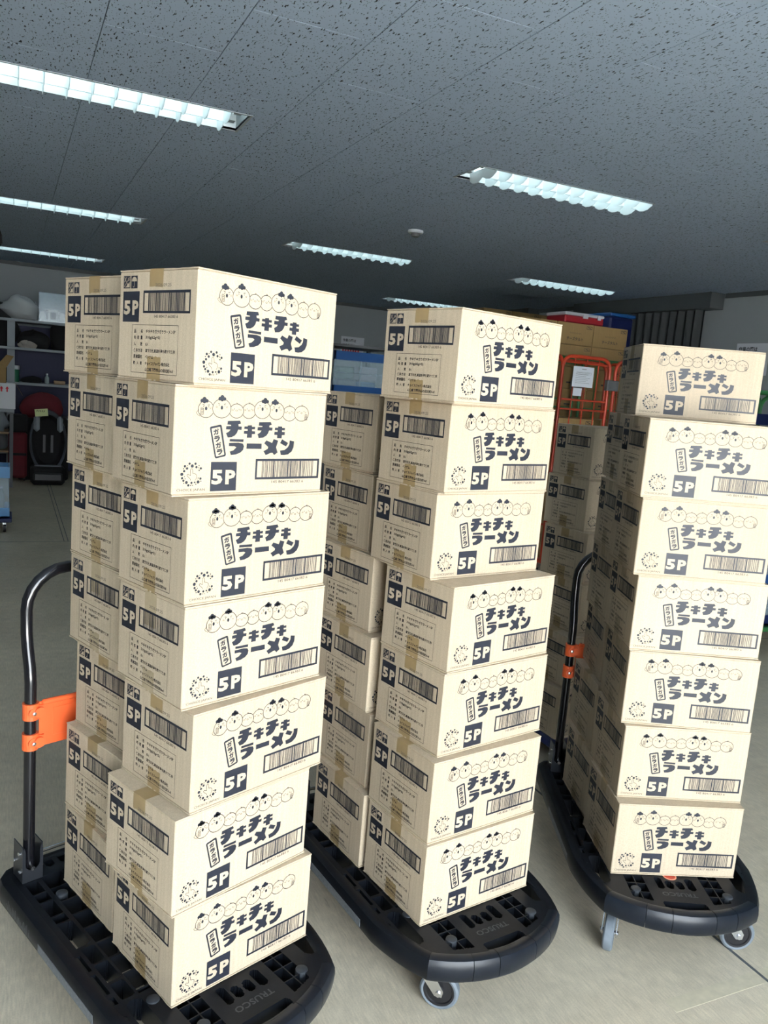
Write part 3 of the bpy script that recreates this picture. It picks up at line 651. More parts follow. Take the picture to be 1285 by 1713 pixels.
def hole(x, y):
    ax = abs(x)
    if rr(x, y, -.062, .064, .022, .056, .012): return True
    for cx, y0, y1 in ((-.042, .115, .172), (-.014, .118, .156), (.018, .118, .156), (.050, .115, .172)):
        if rr(x, y, cx-.0115, cx+.0115, y0, y1, .011): return True
    if ax < .078 and y < .19: return False
    if .082 < ax < .142 and y < .205:
        if y < .052+.28*(ax-.08): return False
        u = (ax-.082) % .0305; v = (y-.052) % .040
        return u > .0035 and v > .0035 and ax < .142
    if rr(ax, y, .186, .226, .125, .262, .019): return True
    if (ax-.241)**2+(y-.222)**2 < .0065**2: return True
    if ax > .150 and y < .27: return False
    if y > .815:
        for cx in (.06, .10, .14): 
            if rr(ax, y, cx-.012, cx+.012, .845, .892, .011): return True
        return False
    for y0, y1 in ((.235, .295), (.31, .385), (.40, .463)):
        if rr(ax, y, .231, .246, y0, y1, .006): return True
    if ax > .228: return False
    if ax > .188:
        for y0, y1 in ((.275, .335), (.342, .412), (.418, .482)):
            if rr(ax, y, .190, .224, y0, y1, .008): return True
        if rr(ax, y, .192, .238, .490, .598, .016): return True
        for y0, y1 in ((.604, .632), (.638, .700), (.706, .742), (.748, .806)):
            if rr(ax, y, .196, .232, y0, y1, .003): return True
        return False
    if y < .21: return False
    u = (ax-.002) % .061; v = (y-.212) % .0665
    return u > .005 and v > .005 and ax < .186
def deck_mesh():
    m = MB(); g = .003; zt, zb = .1965, .142; nx, ny = int(.56/g), int(.935/g); X0, Y0 = -.28, -.014
    st = [[False]*nx for _ in range(ny)]
    for j in range(ny):
        y = Y0+(j+.5)*g
        for i in range(nx):
            x = X0+(i+.5)*g
            if inside(IN, x, y) and not hole(x, y): st[j][i] = True
    V = {}; vs_ = []; fs = []
    def vt(i, j, z):
        k = (i, j, z)
        if k not in V: V[k] = len(vs_); vs_.append((X0+i*g, Y0+j*g, z))
        return V[k]
    done = [[False]*nx for _ in range(ny)]
    for j in range(ny):
        i = 0
        while i < nx:
            if st[j][i] and not done[j][i]:
                e = i
                while e < nx and st[j][e] and not done[j][e]: e += 1
                jj = j+1
                while jj < ny and all(st[jj][i:e]) and not any(done[jj][i:e]) and (i == 0 or not st[jj][i-1]) and (e == nx or not st[jj][e]): jj += 1
                for q in range(j, jj):
                    for p in range(i, e): done[q][p] = True
                fs.append((vt(i, j, zt), vt(e, j, zt), vt(e, jj, zt), vt(i, jj, zt)))
                i = e
            else: i += 1
    for i in range(1, nx):          # walls across x, merged along y
        j = 0
        while j < ny:
            a, b = st[j][i-1], st[j][i]
            if a != b:
                e = j
                while e < ny and st[e][i-1] == a and st[e][i] == b: e += 1
                fs.append((vt(i, j, zt), vt(i, e, zt), vt(i, e, zb), vt(i, j, zb))); j = e
            else: j += 1
    for j in range(1, ny):
        i = 0
        while i < nx:
            a, b = st[j-1][i], st[j][i]
            if a != b:
                e = i
                while e < nx and st[j-1][e] == a and st[j][e] == b: e += 1
                fs.append((vt(i, j, zt), vt(e, j, zt), vt(e, j, zb), vt(i, j, zb))); i = e
            else: i += 1
    m.add(vs_, fs, M['plastic']); return m
PROF = [(.040, .1935), (.030, .1975), (.016, .1985), (.007, .1945), (.0015, .184), (0, .168), (.002, .146), (.009, .136), (.024, .132), (.036, .138)]
RINGS = [(inset(OUT, d), z) for d, z in PROF]
def rim(i0, i1, mt, gap=0):
    m = MB(); n = len(OUT); ids = [k % n for k in range(i0, i1+1)]; k = len(PROF); vs_ = []
    for a, idx in enumerate(ids):
        for ring, z in RINGS:
            p = Vector(ring[idx])
            if gap and a in (0, len(ids)-1):
                q = Vector(ring[ids[1] if a == 0 else ids[-2]]); p = p+(q-p).normalized()*gap
            vs_.append((p.x, p.y, z))
    N = len(ids)
    fs = [(a*k+j, (a+1)*k+j, (a+1)*k+(j+1) % k, a*k+(j+1) % k) for a in range(N-1) for j in range(k)]
    fs += [tuple(range(k)), tuple((N-1)*k+j for j in range(k))[::-1]]
    m.add(vs_, fs, mt); return m
def make_caster(t, x, y, ang):
    m = MB()
    m.lathe([(0, .130), (.034, .130), (.036, .122), (.024, .116), (.012, .112), (0, .112)], M['chrome'], n=20)
    for s in (-1, 1):
        m.add([(-.022, s*.019, .116), (.022, s*.019, .116), (.058, s*.019, .060), (.055, s*.019, .044), (.036, s*.019, .044), (-.022, s*.022, .116), (.022, s*.022, .116), (.058, s*.022, .060), (.055, s*.022, .044), (.036, s*.022, .044)],
              [(0, 1, 2, 3, 4), (9, 8, 7, 6, 5), (0, 5, 6, 1), (1, 6, 7, 2), (2, 7, 8, 3), (3, 8, 9, 4), (4, 9, 5, 0)], M['chrome'])
    m.box(-.022, .022, -.022, .022, .114, .118, M['chrome'])
    m.tube([(.045, -.026, .052), (.045, .026, .052)], .007, M['chrome'], 10)
    c = m.obj('castor', t); c.location = (x, y, 0); c.rotation_euler = (0, 0, ang)
    T = Matrix.Translation((.045, 0, .052)) @ Matrix.Rotation(R(90), 4, 'X')
    m = MB(); m.lathe([(.041, -.013), (.046, -.0145), (.051, -.010), (.052, 0), (.051, .010), (.046, .0145), (.041, .013)], M['tire'], T, 40); m.obj('rubber_tyre', c, True)
    m = MB(); m.lathe([(.0, -.013), (.012, -.014), (.014, -.010), (.034, -.009), (.036, -.012), (.0415, -.0125), (.0415, .0125), (.036, .012), (.034, .009), (.014, .010), (.012, .014), (0, .013)], M['hub'], T, 32); m.obj('wheel_hub', c, True)
    return c
def make_trolley():
    t = thing('platform_trolley', 'x', 'trolley')
    deck_mesh().obj('deck', t)
    n = len(OUT); nb = len(half)-1; mid = nb     # index of the front middle
    rim(mid+10, mid+n-10, M['plastic']).obj('deck_rim', t, True)
    for a, b in ((mid-10, mid-5), (mid-5, mid-2), (mid-2, mid+3), (mid+3, mid+6), (mid+6, mid+10)): rim(a, b, M['bumper'], .0008).obj('bumper', t, True)
    for x, y in ((-.123, .104), (.143, .100), (-.170, .235), (.170, .235), (-.168, .713), (.168, .713)):
        m = MB(); m.lathe([(0, .2000), (.0125, .2000), (.0145, .1985), (.015, .1965), (.015, .15)], M['pad'], Matrix.Translation((x, y, 0)), 20); m.obj('round_cap', t, True)
    m = MB(); m.lathe([(0, .1967), (.017, .1967), (.018, .1965)], mat('badge_red', (.55, .05, .02), .4), Matrix.Translation((.001, .1815, 0)), 28); b = m.obj('round_badge', t)
    m = MB(); m.lathe([(.0165, .1966), (.0165, .1975), (.0205, .1975), (.0205, .1966)], mat('badge_rim', (.85, .35, .22), .4), Matrix.Translation((.001, .1815, 0)), 28); m.obj('badge_rim', b)
    P = Print(lambda u, v, h: (-u, .19-v, .1965+h)); P.text('TRUSCO', -.052, .090, .050, .108, mat('embossed_lettering', (.035, .04, .047), .35), h=.0007, bold=.02)
    P.text('HEAVY', -.028, .076, .022, .081, M['pad'], h=.0006) if False else None
    P.obj('embossed_lettering', t)
    # silver label and worn lettering on the left flank
    m = MB(); m.box(-.2788, -.2772, .300, .593, .150, .172, M['sticker']); m.obj('side_label', t)
    q = random.Random(4); P = Print(lambda u, v, h: (-.2775-h, u, v))
    for i in range(26):
        u = .640+i*.0062; a = q.uniform(.150, .162); P.stroke([(u+q.uniform(-.003, .003), a), (u+q.uniform(-.003, .004), a+q.uniform(.008, .026))], q.uniform(.001, .003), M['sticker'])
    P.obj('worn_lettering', t)
    # folding handle: one bent tube, kinked backwards near the top
    L = []
    for s in (-1, 1):
        seg = [(s*.205, .838, .215), (s*.205, .840, .74), (s*.205, .846, .78), (s*.205, .862, .83), (s*.205, .870, .87), (s*.205, .872, .93)]
        seg += [(s*(.205-.105*(1-math.cos(a))), .872, .93+.105*math.sin(a)) for a in [R(x) for x in (15, 30, 45, 60, 75, 90)]]
        L.append(seg)
    m = MB(); m.tube(L[0]+L[1][::-1], .0150, M['tube'], 16); m.obj('handle', t, True)
    for s in (-1, 1):
        for z in (.562, .645):
            m = MB(); m.tube([(s*.205, .838, z), (s*.205, .838, z+.044)], .0205, M['orange'], 18)
            m.tube([(s*.190, .812, z+.022), (s*.190, .822, z+.022)], .014, M['orange'], 14)
            m.tube([(s*.205, .816, z+.022), (s*.205, .820, z+.022)], .013, M['orange'], 14)
            m.box(min(s*.205, s*.175), max(s*.205, s*.175), .822, .840, z+.006, z+.038, M['orange']); cl = m.obj('tube_clamp', t)
            m = MB(); m.lathe([(0, .006), (.005, .005), (.006, 0)], M['chrome'], Matrix.Translation((s*.205, .815, z+.022)) @ Matrix.Rotation(R(90), 4, 'X'), 10); m.obj('screw', cl)
    m = MB(); m.box(-.186, .186, .828, .834, .566, .690, M['orange'], b=.002); m.box(-.18, .18, .820, .832, .682, .696, M['orange'], b=.003)
    m.box(-.150, .150, .8262, .829, .590, .668, M['orange'], b=.001)
    m.obj('plate_holder', t)
    for s in (-1, 1):
        m = MB(); x0, x1 = s*.205-.027, s*.205+.027
        for x in (x0, x1-.003): m.box(x, x+.003, .812, .872, .1965, .300, M['bracket'], b=.001)
        pts = [(-.027, .0), (.027, 0), (.027, .085), (.022, .10), (.019, .085), (.019, .055)]+[(.019*math.cos(a), .05-.019*math.sin(a)) for a in [R(k) for k in range(0, 181, 20)]]+[(-.019, .085), (-.022, .10), (-.027, .085)]
        T = Matrix.Translation((s*.205, .812, .1965)) @ Matrix.Rotation(R(90), 4, 'X'); m.prism(pts, -.001, .002, M['bracket'], T)
        m.box(x0, x1, .869, .872, .1965, .262, M['bracket'])
        b = m.obj('hinge_bracket', t)
        for x in (x0-.003, x1): 
            for y, z in ((.825, .225), (.858, .245), (.826, .277)): m = MB(); m.tube([(x-.002, y, z), (x+.005, y, z)], .0048, M['chrome'], 10); m.obj('bolt', b)
        m = MB(); m.tube([(s*.205, .808, .232), (s*.205, .824, .232)], .006, M['chrome'], 10); m.obj('bolt', b)
    m = MB(); m.tube([(-.178, .856, .245), (.178, .856, .245)], .005, M['chrome'], 10); m.obj('cross_rod', t, True)
    for (x, y), a in zip(((-.165, .15), (.165, .15), (-.175, .76), (.175, .76)), (0, 0, 0, 0)): make_caster(t, x, y, a)
    return t
tr0 = make_trolley(); tk = tree(tr0)
def place_trolley(o, loc, a, angs, label):
    o.location = (*loc, 0); o.rotation_euler = (0, 0, R(a)); tag(o, label, 'trolley', 'black platform trolleys')
    for c, g in zip(sorted([c for c in o.children if c.name.startswith('castor')], key=lambda c: c.name), angs): c.rotation_euler = (0, 0, R(g))
tr1 = dup(tr0, None, tk); tr2 = dup(tr0, None, tk)
place_trolley(tr0, (.541, 1.464), 20.2, (150, 10, 90, 80), 'black platform trolley on the left with a black tube handle and orange plate holder')
place_trolley(tr1, (1.172, 1.498), 7.2, (-48, 5, 90, 100), 'black platform trolley in the middle, handle hidden by its cartons')
place_trolley(tr2, (1.729, 1.458), -25.0, (248, 0, 90, 90), 'black platform trolley on the right with one front castor seen edge-on')
for o in (tr0, tr1):          # only the right trolley shows its round badge
    for c in list(o.children):
        if c.name.startswith('round_badge'):
            for d in list(c.children): bpy.data.objects.remove(d)
            bpy.data.objects.remove(c)
# ================================================================ BACKGROUND: storage shelf at the far left
t = thing('storage_shelf', 'steel storage shelf with navy back panel against the back wall at far left', 'shelf', (0, 11.6, 0))
for x in (-1.25, -.015, 1.22):
    m = MB(); m.box(x, x+.09, 0, .04, 0, 2.0, M['grey']); m.obj('post', t)
m = MB(); m.box(-1.25, 1.31, .56, .58, .02, 1.97, M['navy']); m.obj('back_panel', t)
for z in (.30, .76, 1.20, 1.645, 2.0):
    m = MB(); m.box(-1.27, 1.33, -.02, .58, z, z+.032, M['grey'], b=.003); m.obj('shelf_board', t)
def blobthing(name, label, cat, loc, r, mt, seed, amp=.14, group=None):
    m = MB(); m.blob((0, 0, r[2]*.62), r, mt, seed, amp); o = m.obj(name, None, True, loc); tag(o, label, cat, group); return o
t = thing('bag_of_bedding', 'clear plastic bag of folded bedding on the top shelf at far left', 'bag', (.13, 11.8, 2.032))
m = MB(); m.blob((0, 0, .115), (.24, .16, .185), M['bag'], 3, .10); m.obj('plastic_bag', t, True)
m = MB(); m.blob((0, 0, .10), (.21, .13, .15), M['bedding'], 5, .08); m.obj('bedding', t, True)
m = MB(); m.blob((.19, -.02, .11), (.03, .05, .13), M['bag'], 6, .2, flat=False); m.obj('tied_neck', t, True)
blobthing('plastic_bag', 'crumpled clear bag on the top shelf cut by the left edge', 'bag', (-.27, 11.78, 2.032), (.15, .14, .30), M['bag'], 9)
t = thing('display_case', 'clear acrylic case with a small white toy house on the top shelf', 'display case', (.525, 11.76, 2.032))
m = MB()
for b in ((-.17, .17, -.1, -.097), (-.17, .17, .097, .1), (-.17, -.167, -.1, .1), (.167, .17, -.1, .1)): m.box(b[0], b[1], b[2], b[3], 0, .37, M['clear'])
m.box(-.17, .17, -.1, .1, .367, .37, M['clear']); m.obj('case', t)
m = MB(); m.box(-.16, .16, -.06, .08, .001, .03, M['white']); m.box(-.15, -.09, -.05, .03, .03, .13, M['white']); m.box(-.06, .06, -.05, .05, .03, .15, M['white']); m.box(-.03, .04, -.055, -.04, .04, .13, M['dgrey']); m.box(-.08, .08, -.07, .06, .15, .165, M['white']); m.box(.08, .15, -.04, .04, .03, .13, M['white']); m.obj('toy_house', t)
blobthing('dark_clothes', 'black clothes bundle on the second shelf behind the post', 'clothes', (-.22, 11.76, 1.677), (.34, .15, .33), M['black'], 12)
blobthing('dark_clothes', 'low black clothes heap on the second shelf, centre', 'clothes', (.30, 11.76, 1.677), (.20, .14, .14), M['black'], 14)
blobthing('dark_clothes', 'tall black clothes heap on the second shelf beside the left cartons', 'clothes', (.66, 11.8, 1.677), (.17, .14, .24), M['black'], 15)
m = MB(); m.blob((0, 0, .03), (.10, .03, .05), M['bedding'], 21, .3); o = m.obj('grey_scarf', None, True, (.22, 11.60, 1.677)); tag(o, 'small grey beige cloth strip lying on the second shelf edge', 'cloth')
t = thing('lidded_jar', 'green jar with a white lid on the third shelf', 'jar', (.08, 11.68, 1.232))
m = MB(); m.lathe([(0, 0), (.05, 0), (.052, .02), (.052, .15), (.045, .16), (0, .16)], M['green'], n=20); m.obj('jar_body', t, True)
m = MB(); m.lathe([(.052, .16), (.055, .165), (.055, .21), (0, .212)], M['paper'], n=20); m.obj('lid', t, True)
t = thing('glass_bottle', 'small glass bottle with a pale cap on the third shelf', 'bottle', (.465, 11.72, 1.232))
m = MB(); m.lathe([(0, 0), (.028, 0), (.03, .02), (.03, .08), (.012, .105), (.011, .115), (0, .115)], M['glassb'], n=16); m.obj('bottle_body', t, True)
m = MB(); m.lathe([(.013, .115), (.013, .135), (0, .136)], M['paper'], n=14); m.obj('cap', t, True)
m = MB(); m.box(-.07, .07, -.05, .05, 0, .05, M['wood'], b=.006); o = m.obj('small_wooden_box', None, False, (.62, 11.72, 1.232)); tag(o, 'small reddish brown box on the third shelf, right of the bottle', 'box')
blobthing('olive_pouch', 'flat dark olive pouch on the third shelf between jar and bottle', 'pouch', (.28, 11.7, 1.232), (.13, .07, .05), M['black'], 31)
t = thing('garment_rack', 'tall garment rack with dark clothes at the upper left edge', 'rack', (-.75, 6.1, 0))
for x in (-.45, .55): m = MB(); m.tube([(x, 0, .02), (x, 0, 2.52)], .014, M['dgrey'], 8); m.box(x-.02, x+.02, -.25, .25, 0, .03, M['dgrey']); m.obj('upright', t)
m = MB(); m.tube([(-.47, 0, 2.52), (.57, 0, 2.52)], .014, M['dgrey'], 8); m.obj('rail', t)
m = MB(); m.blob((0, 0, 0), (.20, .11, .17), M['black'], 61, .12, flat=False); o = m.obj('hanging_jacket', None, True, (-.262, 6.1, 2.345)); tag(o, 'black jacket bundled on the garment rack at the upper left edge', 'jacket')
# grey work table at the left edge with white carton and brown carton
t = thing('work_table', 'grey table at the left edge carrying the white carton', 'table', (-.55, 10.9, 0))
m = MB(); m.box(-.62, .62, -.3, .3, .90, .94, M['grey'], b=.004); m.obj('table_top', t)
m = MB(); m.box(-.58, .56, -.26, .26, .64, .66, M['wood']); m.obj('lower_shelf', t); m = MB(); m.box(-.58, .56, -.26, .26, .42, .44, M['wood']); m.obj('lower_shelf', t)
for sx in (-1, 1):
    for sy in (-1, 1): m = MB(); m.box(sx*.59-.02, sx*.59+.02, sy*.27-.02, sy*.27+.02, 0, .90, M['dgrey']); m.obj('leg', t)
for i, (z, mt, lab) in enumerate(((.66, M['grey'], 'grey cloth bundle on the upper rack of the table'), (.44, M['dgrey'], 'dark bundle on the lower rack of the table'))): blobthing('cloth_bundle', lab, 'bundle', (-.16, 10.82, z), (.16, .14, .16), mt, 40+i)
t = thing('white_carton', 'white carton with two red arrows on the table at the left edge', 'box', (-.20, 10.78, .94))
m = MB(); m.box(-.28, .28, -.17, .17, 0, .30, M['card_white'], b=.004); m.obj('carton_body', t)
m = MB(); m.add([(.28, -.17, .30), (.28, .17, .30), (.36, .16, .16), (.36, -.16, .16)], [(0, 1, 2, 3)], M['card_dark']); m.obj('side_flap', t)
P = Print(lambda u, v, h: (u, -.17-h, v))
for u in (.13, .19): P.poly([(u-.008, .20), (u+.008, .20), (u+.008, .235), (u+.02, .235), (u, .265), (u-.02, .235), (u-.008, .235)], M['redink'])
P.obj('red_arrows', t)
t = thing('brown_carton', 'open brown carton standing on the white carton at the left edge', 'box', (-.22, 10.80, 1.24))
m = MB()
for b in ((-.2, .2, -.13, -.126), (-.2, .2, .126, .13), (-.2, -.196, -.13, .13), (.196, .2, -.13, .13)): m.box(*b, 0, .18, M['card_dark'])
m.box(-.2, .2, -.13, .13, 0, .004, M['card_dark']); m.obj('carton_body', t)
m = MB(); m.add([(.02, -.13, .10), (.20, -.13, .18), (.28, -.15, .32), (.20, -.15, .33)], [(0, 1, 2, 3)], M['card_dark']); m.obj('open_flap', t)
# red holdall and child seat
blobthing('red_holdall', 'dark red holdall lying behind the child seat', 'bag', (.40, 11.42, .80), (.26, .12, .20), M['red'], 51, .05)
m = MB(); m.box(-.3, .3, -.14, .12, 0, .80, M['black'], b=.02); o = m.obj('black_crate', None, False, (.42, 11.45, 0)); tag(o, 'black box on the floor behind the child seat', 'box')
t = thing('suitcase', 'dark red upright suitcase left of the child seat', 'suitcase', (.115, 11.25, 0))
m = MB(); m.box(-.11, .11, -.09, .09, .04, .62, M['red'], b=.03); m.obj('shell', t); m = MB(); m.box(-.10, .10, -.10, -.088, .33, .36, M['black']); m.obj('black_strap', t); m = MB(); m.box(-.115, .115, -.095, .095, .62, .84, M['black'], b=.02); m.obj('black_top', t)
for s in (-1, 1): m = MB(); m.tube([(s*.08-.01, 0, .02), (s*.08+.01, 0, .02)], .02, M['hub'], 12); m.obj('wheel', t)
t = thing('child_car_seat', 'black and silver child car seat with a yellow note on the floor at left', 'car seat', (.46, 11.0, 0))
m = MB(); m.box(-.20, .20, -.16, .18, 0, .24, M['black'], b=.04); m.box(-.17, .17, -.19, .1, .05, .16, M['hub'], b=.02); m.obj('base', t)
m = MB(); N = 24; prof = []
for i in range(N+1):
    a = math.pi*(i/N)*2; prof.append((.225*math.sin(a)*(1 if math.cos(a) > 0 else .98), .53+.40*math.cos(a)))
ring = []
for dy, sc_ in ((.12, .86), (-.02, 1.0), (-.08, .97), (-.06, .86), (.06, .70)): ring.append([(x*sc_, dy+.10*(z-.2), .53+(z-.53)*sc_) for x, z in prof[:-1]])
vs_ = [p for r_ in ring for p in r_]; K = N
m.add(vs_, [(a*K+i, a*K+(i+1) % K, (a+1)*K+(i+1) % K, (a+1)*K+i) for a in range(3) for i in range(K)], M['shell']); m.obj('shell', t, True)
m = MB(); m.add([p for r_ in ring[3:] for p in r_], [(i, (i+1) % K, K+(i+1) % K, K+i) for i in range(K)]+[tuple(K+i for i in range(K))], M['black']); m.obj('padding', t, True)
for s in (-1, 1):
    m = MB(); m.box(min(s*.10, s*.17), max(s*.10, s*.17), -.10, .0, .66, .86, M['grey'], b=.03); m.obj('head_wing', t)
    m = MB(); m.box(min(s*.03, s*.06), max(s*.03, s*.06), -.035, -.028, .40, .62, M['dgrey']); m.obj('harness_strap', t)
m = MB(); m.box(-.16, .16, -.125, -.07, .215, .25, M['shell'], b=.01); m.obj('front_trim', t)
m = MB(); m.box(-.065, .085, -.106, -.103, .86, .95, M['yellow'], Matrix.Rotation(R(-6), 4, 'Y')); nn = m.obj('paper_note', t)
P = Print(lambda u, v, h: (u, -.106-h, v))
for i in range(5): P.stroke([(-.14+i*.02, .905), (-.128+i*.02, .93)], .004, M['ink']); P.stroke([(-.14+i*.02, .925), (-.126+i*.02, .912)], .003, M['ink'])
P.obj('handwriting', nn)
# blue folding crate on a dolly at the left edge
t = thing('blue_crate', 'pale blue folding crate of bottles cut by the left edge', 'crate', (-.22, 8.05, .13))
m = MB(); m.box(-.24, .24, -.17, .17, 0, .015, M['bluelight'])
for z0, z1 in ((0, .09), (.36, .46)):
    for b in ((-.24, .24, -.17, -.155), (-.24, .24, .155, .17), (-.24, -.225, -.155, .155), (.225, .24, -.155, .155)): m.box(*b, z0, z1, M['bluelight'])
m.obj('frame', t)
m = MB()
for b in ((-.235, .235, -.165, -.16), (.228, .233, -.16, .16)): m.box(*b, .09, .36, M['clear'])
m.obj('clear_side', t)
for i in range(6):
    q = thing('drink_bottle', 'clear drink bottle in the pale blue crate, ' + ['leftmost of six', 'second from the left', 'third from the left', 'third from the right', 'second from the right', 'nearest the right corner'][i], 'bottle', (-.38+i*.066, 7.97, .147), 0, 'bottles in the pale blue crate')
    m = MB(); m.lathe([(0, 0), (.026, 0), (.028, .02), (.028, .17), (.012, .22), (.012, .24), (0, .24)], M['glassb'], n=14); m.obj('bottle_body', q, True)
    m = MB(); m.lathe([(.014, .24), (.014, .262), (0, .262)], M['paper'], n=12); m.obj('cap', q, True)
t = thing('crate_dolly', 'dark blue dolly under the pale blue crate', 'dolly', (-.22, 8.05, 0))
m = MB(); m.box(-.26, .26, -.19, .19, .09, .128, M['dblue'], b=.005); m.obj('dolly_deck', t)
for sx in (-1, 1):
    for sy in (-1, 1): m = MB(); m.tube([(sx*.2-.012, sy*.14, .035), (sx*.2+.012, sy*.14, .035)], .035, M['hub'], 14); m.box(sx*.2-.014, sx*.2+.014, sy*.14-.01, sy*.14+.01, .035, .09, M['chrome']); m.obj('castor', t)
# steel rack with blue folding crate in the middle distance
t = thing('steel_rack', 'dark grey open rack holding the blue folding crate, between left and middle cartons', 'rack', (2.62, 6.45, 0))
for sx in (-1, 1):
    for sy in (-1, 1): m = MB(); m.box(sx*.27-.015, sx*.27+.015, sy*.25-.015, sy*.25+.015, 0, 1.87, M['dgrey']); m.obj('post', t)
for z in (.2, .8, 1.455, 1.855): m = MB(); m.box(-.285, .285, -.265, .265, z, z+.02, M['grey'] if z == 1.455 else M['dgrey']); m.obj('rack_shelf', t)
def fold_crate(loc, label, mt, w_, d_, h_, group=None):
    t = thing('folding_crate', label, 'crate', loc, 0, group)
    m = MB(); b_ = .07
    m.box(-w_, w_, -d_, d_, 0, .01, mt)
    for z0, z1 in ((0, b_), (h_-b_, h_)):
        for b in ((-w_, w_, -d_, -d_+.012), (-w_, w_, d_-.012, d_), (-w_, -w_+.012, -d_, d_), (w_-.012, w_, -d_, d_)): m.box(*b, z0, z1, mt)
    for x in (-w_, -.004, w_-.014): m.box(x, x+.014, -d_, -d_+.01, b_, h_-b_, M['clear'])
    m.obj('frame', t)
    m = MB(); m.box(-w_+.002, w_-.002, -d_+.002, -d_+.005, b_, h_-b_, M['clear']); m.box(-w_+.014, w_-.014, -d_+.0, -d_+.004, h_/2-.006, h_/2+.006, M['clear']); m.obj('clear_side', t)
    return t
fold_crate((2.62, 6.36, 1.476), 'blue folding crate with clear sides on the steel rack', M['blue'], .235, .15, .345)
for i, (x, z, w_, h_, mt, lab) in enumerate(((2.53, 1.487, .12, .11, M['grey'], 'grey packet lower left inside the blue crate'), (2.72, 1.487, .10, .10, M['bluelight'], 'bluish packet lower right inside the blue crate'), (2.52, 1.60, .10, .10, M['green'], 'pale green tub upper left inside the blue crate'), (2.72, 1.59, .11, .12, M['card_white'], 'white packet upper right inside the blue crate'))):
    m = MB(); m.box(-w_*.72, w_*.72, -.09, .09, 0, h_, mt if i != 2 else mat('pale_green', (.35, .5, .4), .5), b=.012); o = m.obj('packet', None, False, (x, 6.36, z)); tag(o, lab, 'packet')
# orange roll cage gate, green cage and piled brown cartons
def cage(name, label, loc, w_, d_, h_, mt, front_gate, rz=0):
    t = thing(name, label, 'roll cage', loc, rz)
    m = MB(); m.box(0, w_, 0, d_, .16, .19, mt, b=.004); m.obj('base', t)
    for x in (.06, w_-.06):
        for y in (.06, d_-.06): m = MB(); m.tube([(x-.015, y, .06), (x+.015, y, .06)], .06, M['hub'], 16); m.box(x-.02, x+.02, y-.02, y+.02, .06, .16, M['chrome']); m.obj('castor', t)
    def panel(p, u, W_, nm, r=.016, sticks=3, bars_=(.5, .95, 1.4)):
        p = Vector(p); u = Vector(u); z = Vector((0, 0, 1)); rad = .09
        pts = [p+z*.19]+[p+z*(h_-rad)]+[p+u*rad*(1-math.cos(a))+z*(h_-rad+rad*math.sin(a)) for a in [R(k) for k in (20, 45, 70, 90)]]
        q = [p+u*W_-u*(x-p).dot(u)+z*((x-p).dot(z)) for x in pts][::-1]
        m = MB(); m.tube(pts+q, r, mt, 10); m.obj(nm, t, True)
        m = MB()
        for z_ in bars_: m.tube([p+z*z_, p+u*W_+z*z_], .009, mt, 8)
        for i in range(sticks):
            o_ = p+u*(W_*(i+1)/(sticks+1)); m.tube([o_+z*.2, o_+z*(h_-.01)], .0055, mt, 6)
        m.obj(nm+'_mesh', t)
    panel((0, 0, 0), (0, 1, 0), d_, 'side_panel'); panel((w_, 0, 0), (0, 1, 0), d_, 'side_panel'); panel((0, d_, 0), (1, 0, 0), w_, 'rear_panel', bars_=(.5, .95, 1.4))
    if front_gate:
        panel((0, 0, 0), (1, 0, 0), w_*.47, 'front_gate', bars_=(.6, 1.1, 1.50, 1.58, h_-.05)); panel((w_*.53, 0, 0), (1, 0, 0), w_*.47, 'front_gate', bars_=(.6, 1.1, 1.5))
        m = MB(); m.box(w_*.47-.03, w_*.53+.03, -.03, .02, 1.68, 1.77, M['dgrey'], b=.006); m.obj('latch', t)
    return t
cage('roll_cage', 'orange roll cage with a paper sheet tied to its gate, behind the middle cartons', (4.19, 5.62, 0), 1.06, .72, 1.94, M['cageorange'], True)
t = thing('paper_sheet', 'white printed paper sheet hanging on the orange cage gate', 'paper', (4.28, 5.59, 1.69))
m = MB(); m.box(0, .215, -.001, 0, 0, .17, M['paper']); m.obj('sheet', t)
P = Print(lambda u, v, h: (u, -.001-h, v)); P.stroke([(.09, .148), (.135, .148)], .004, M['ink_fine']); 
for k in range(7): P.stroke([(.03 if k else .04, .118-k*.014), (.18-.02*(k % 3), .118-k*.014)], .0016, M['ink_fine'])
P.stroke([(.035, .124), (.19, .124), (.19, .108), (.035, .108)], .001, M['ink_fine'], closed=True); P.obj('typed_lines', t)
m = MB(); m.box(0, .09, -.001, 0, 0, .065, M['paper']); o = m.obj('delivery_slip', None, False, (4.30, 5.59, 1.615)); tag(o, 'small white slip under the paper sheet on the orange cage', 'slip')
cage('roll_cage', 'green roll cage behind the orange one, filled with brown cartons', (4.36, 6.55, 0), 1.44, .8, 1.98, M['cagegreen'], True)
CB = {}
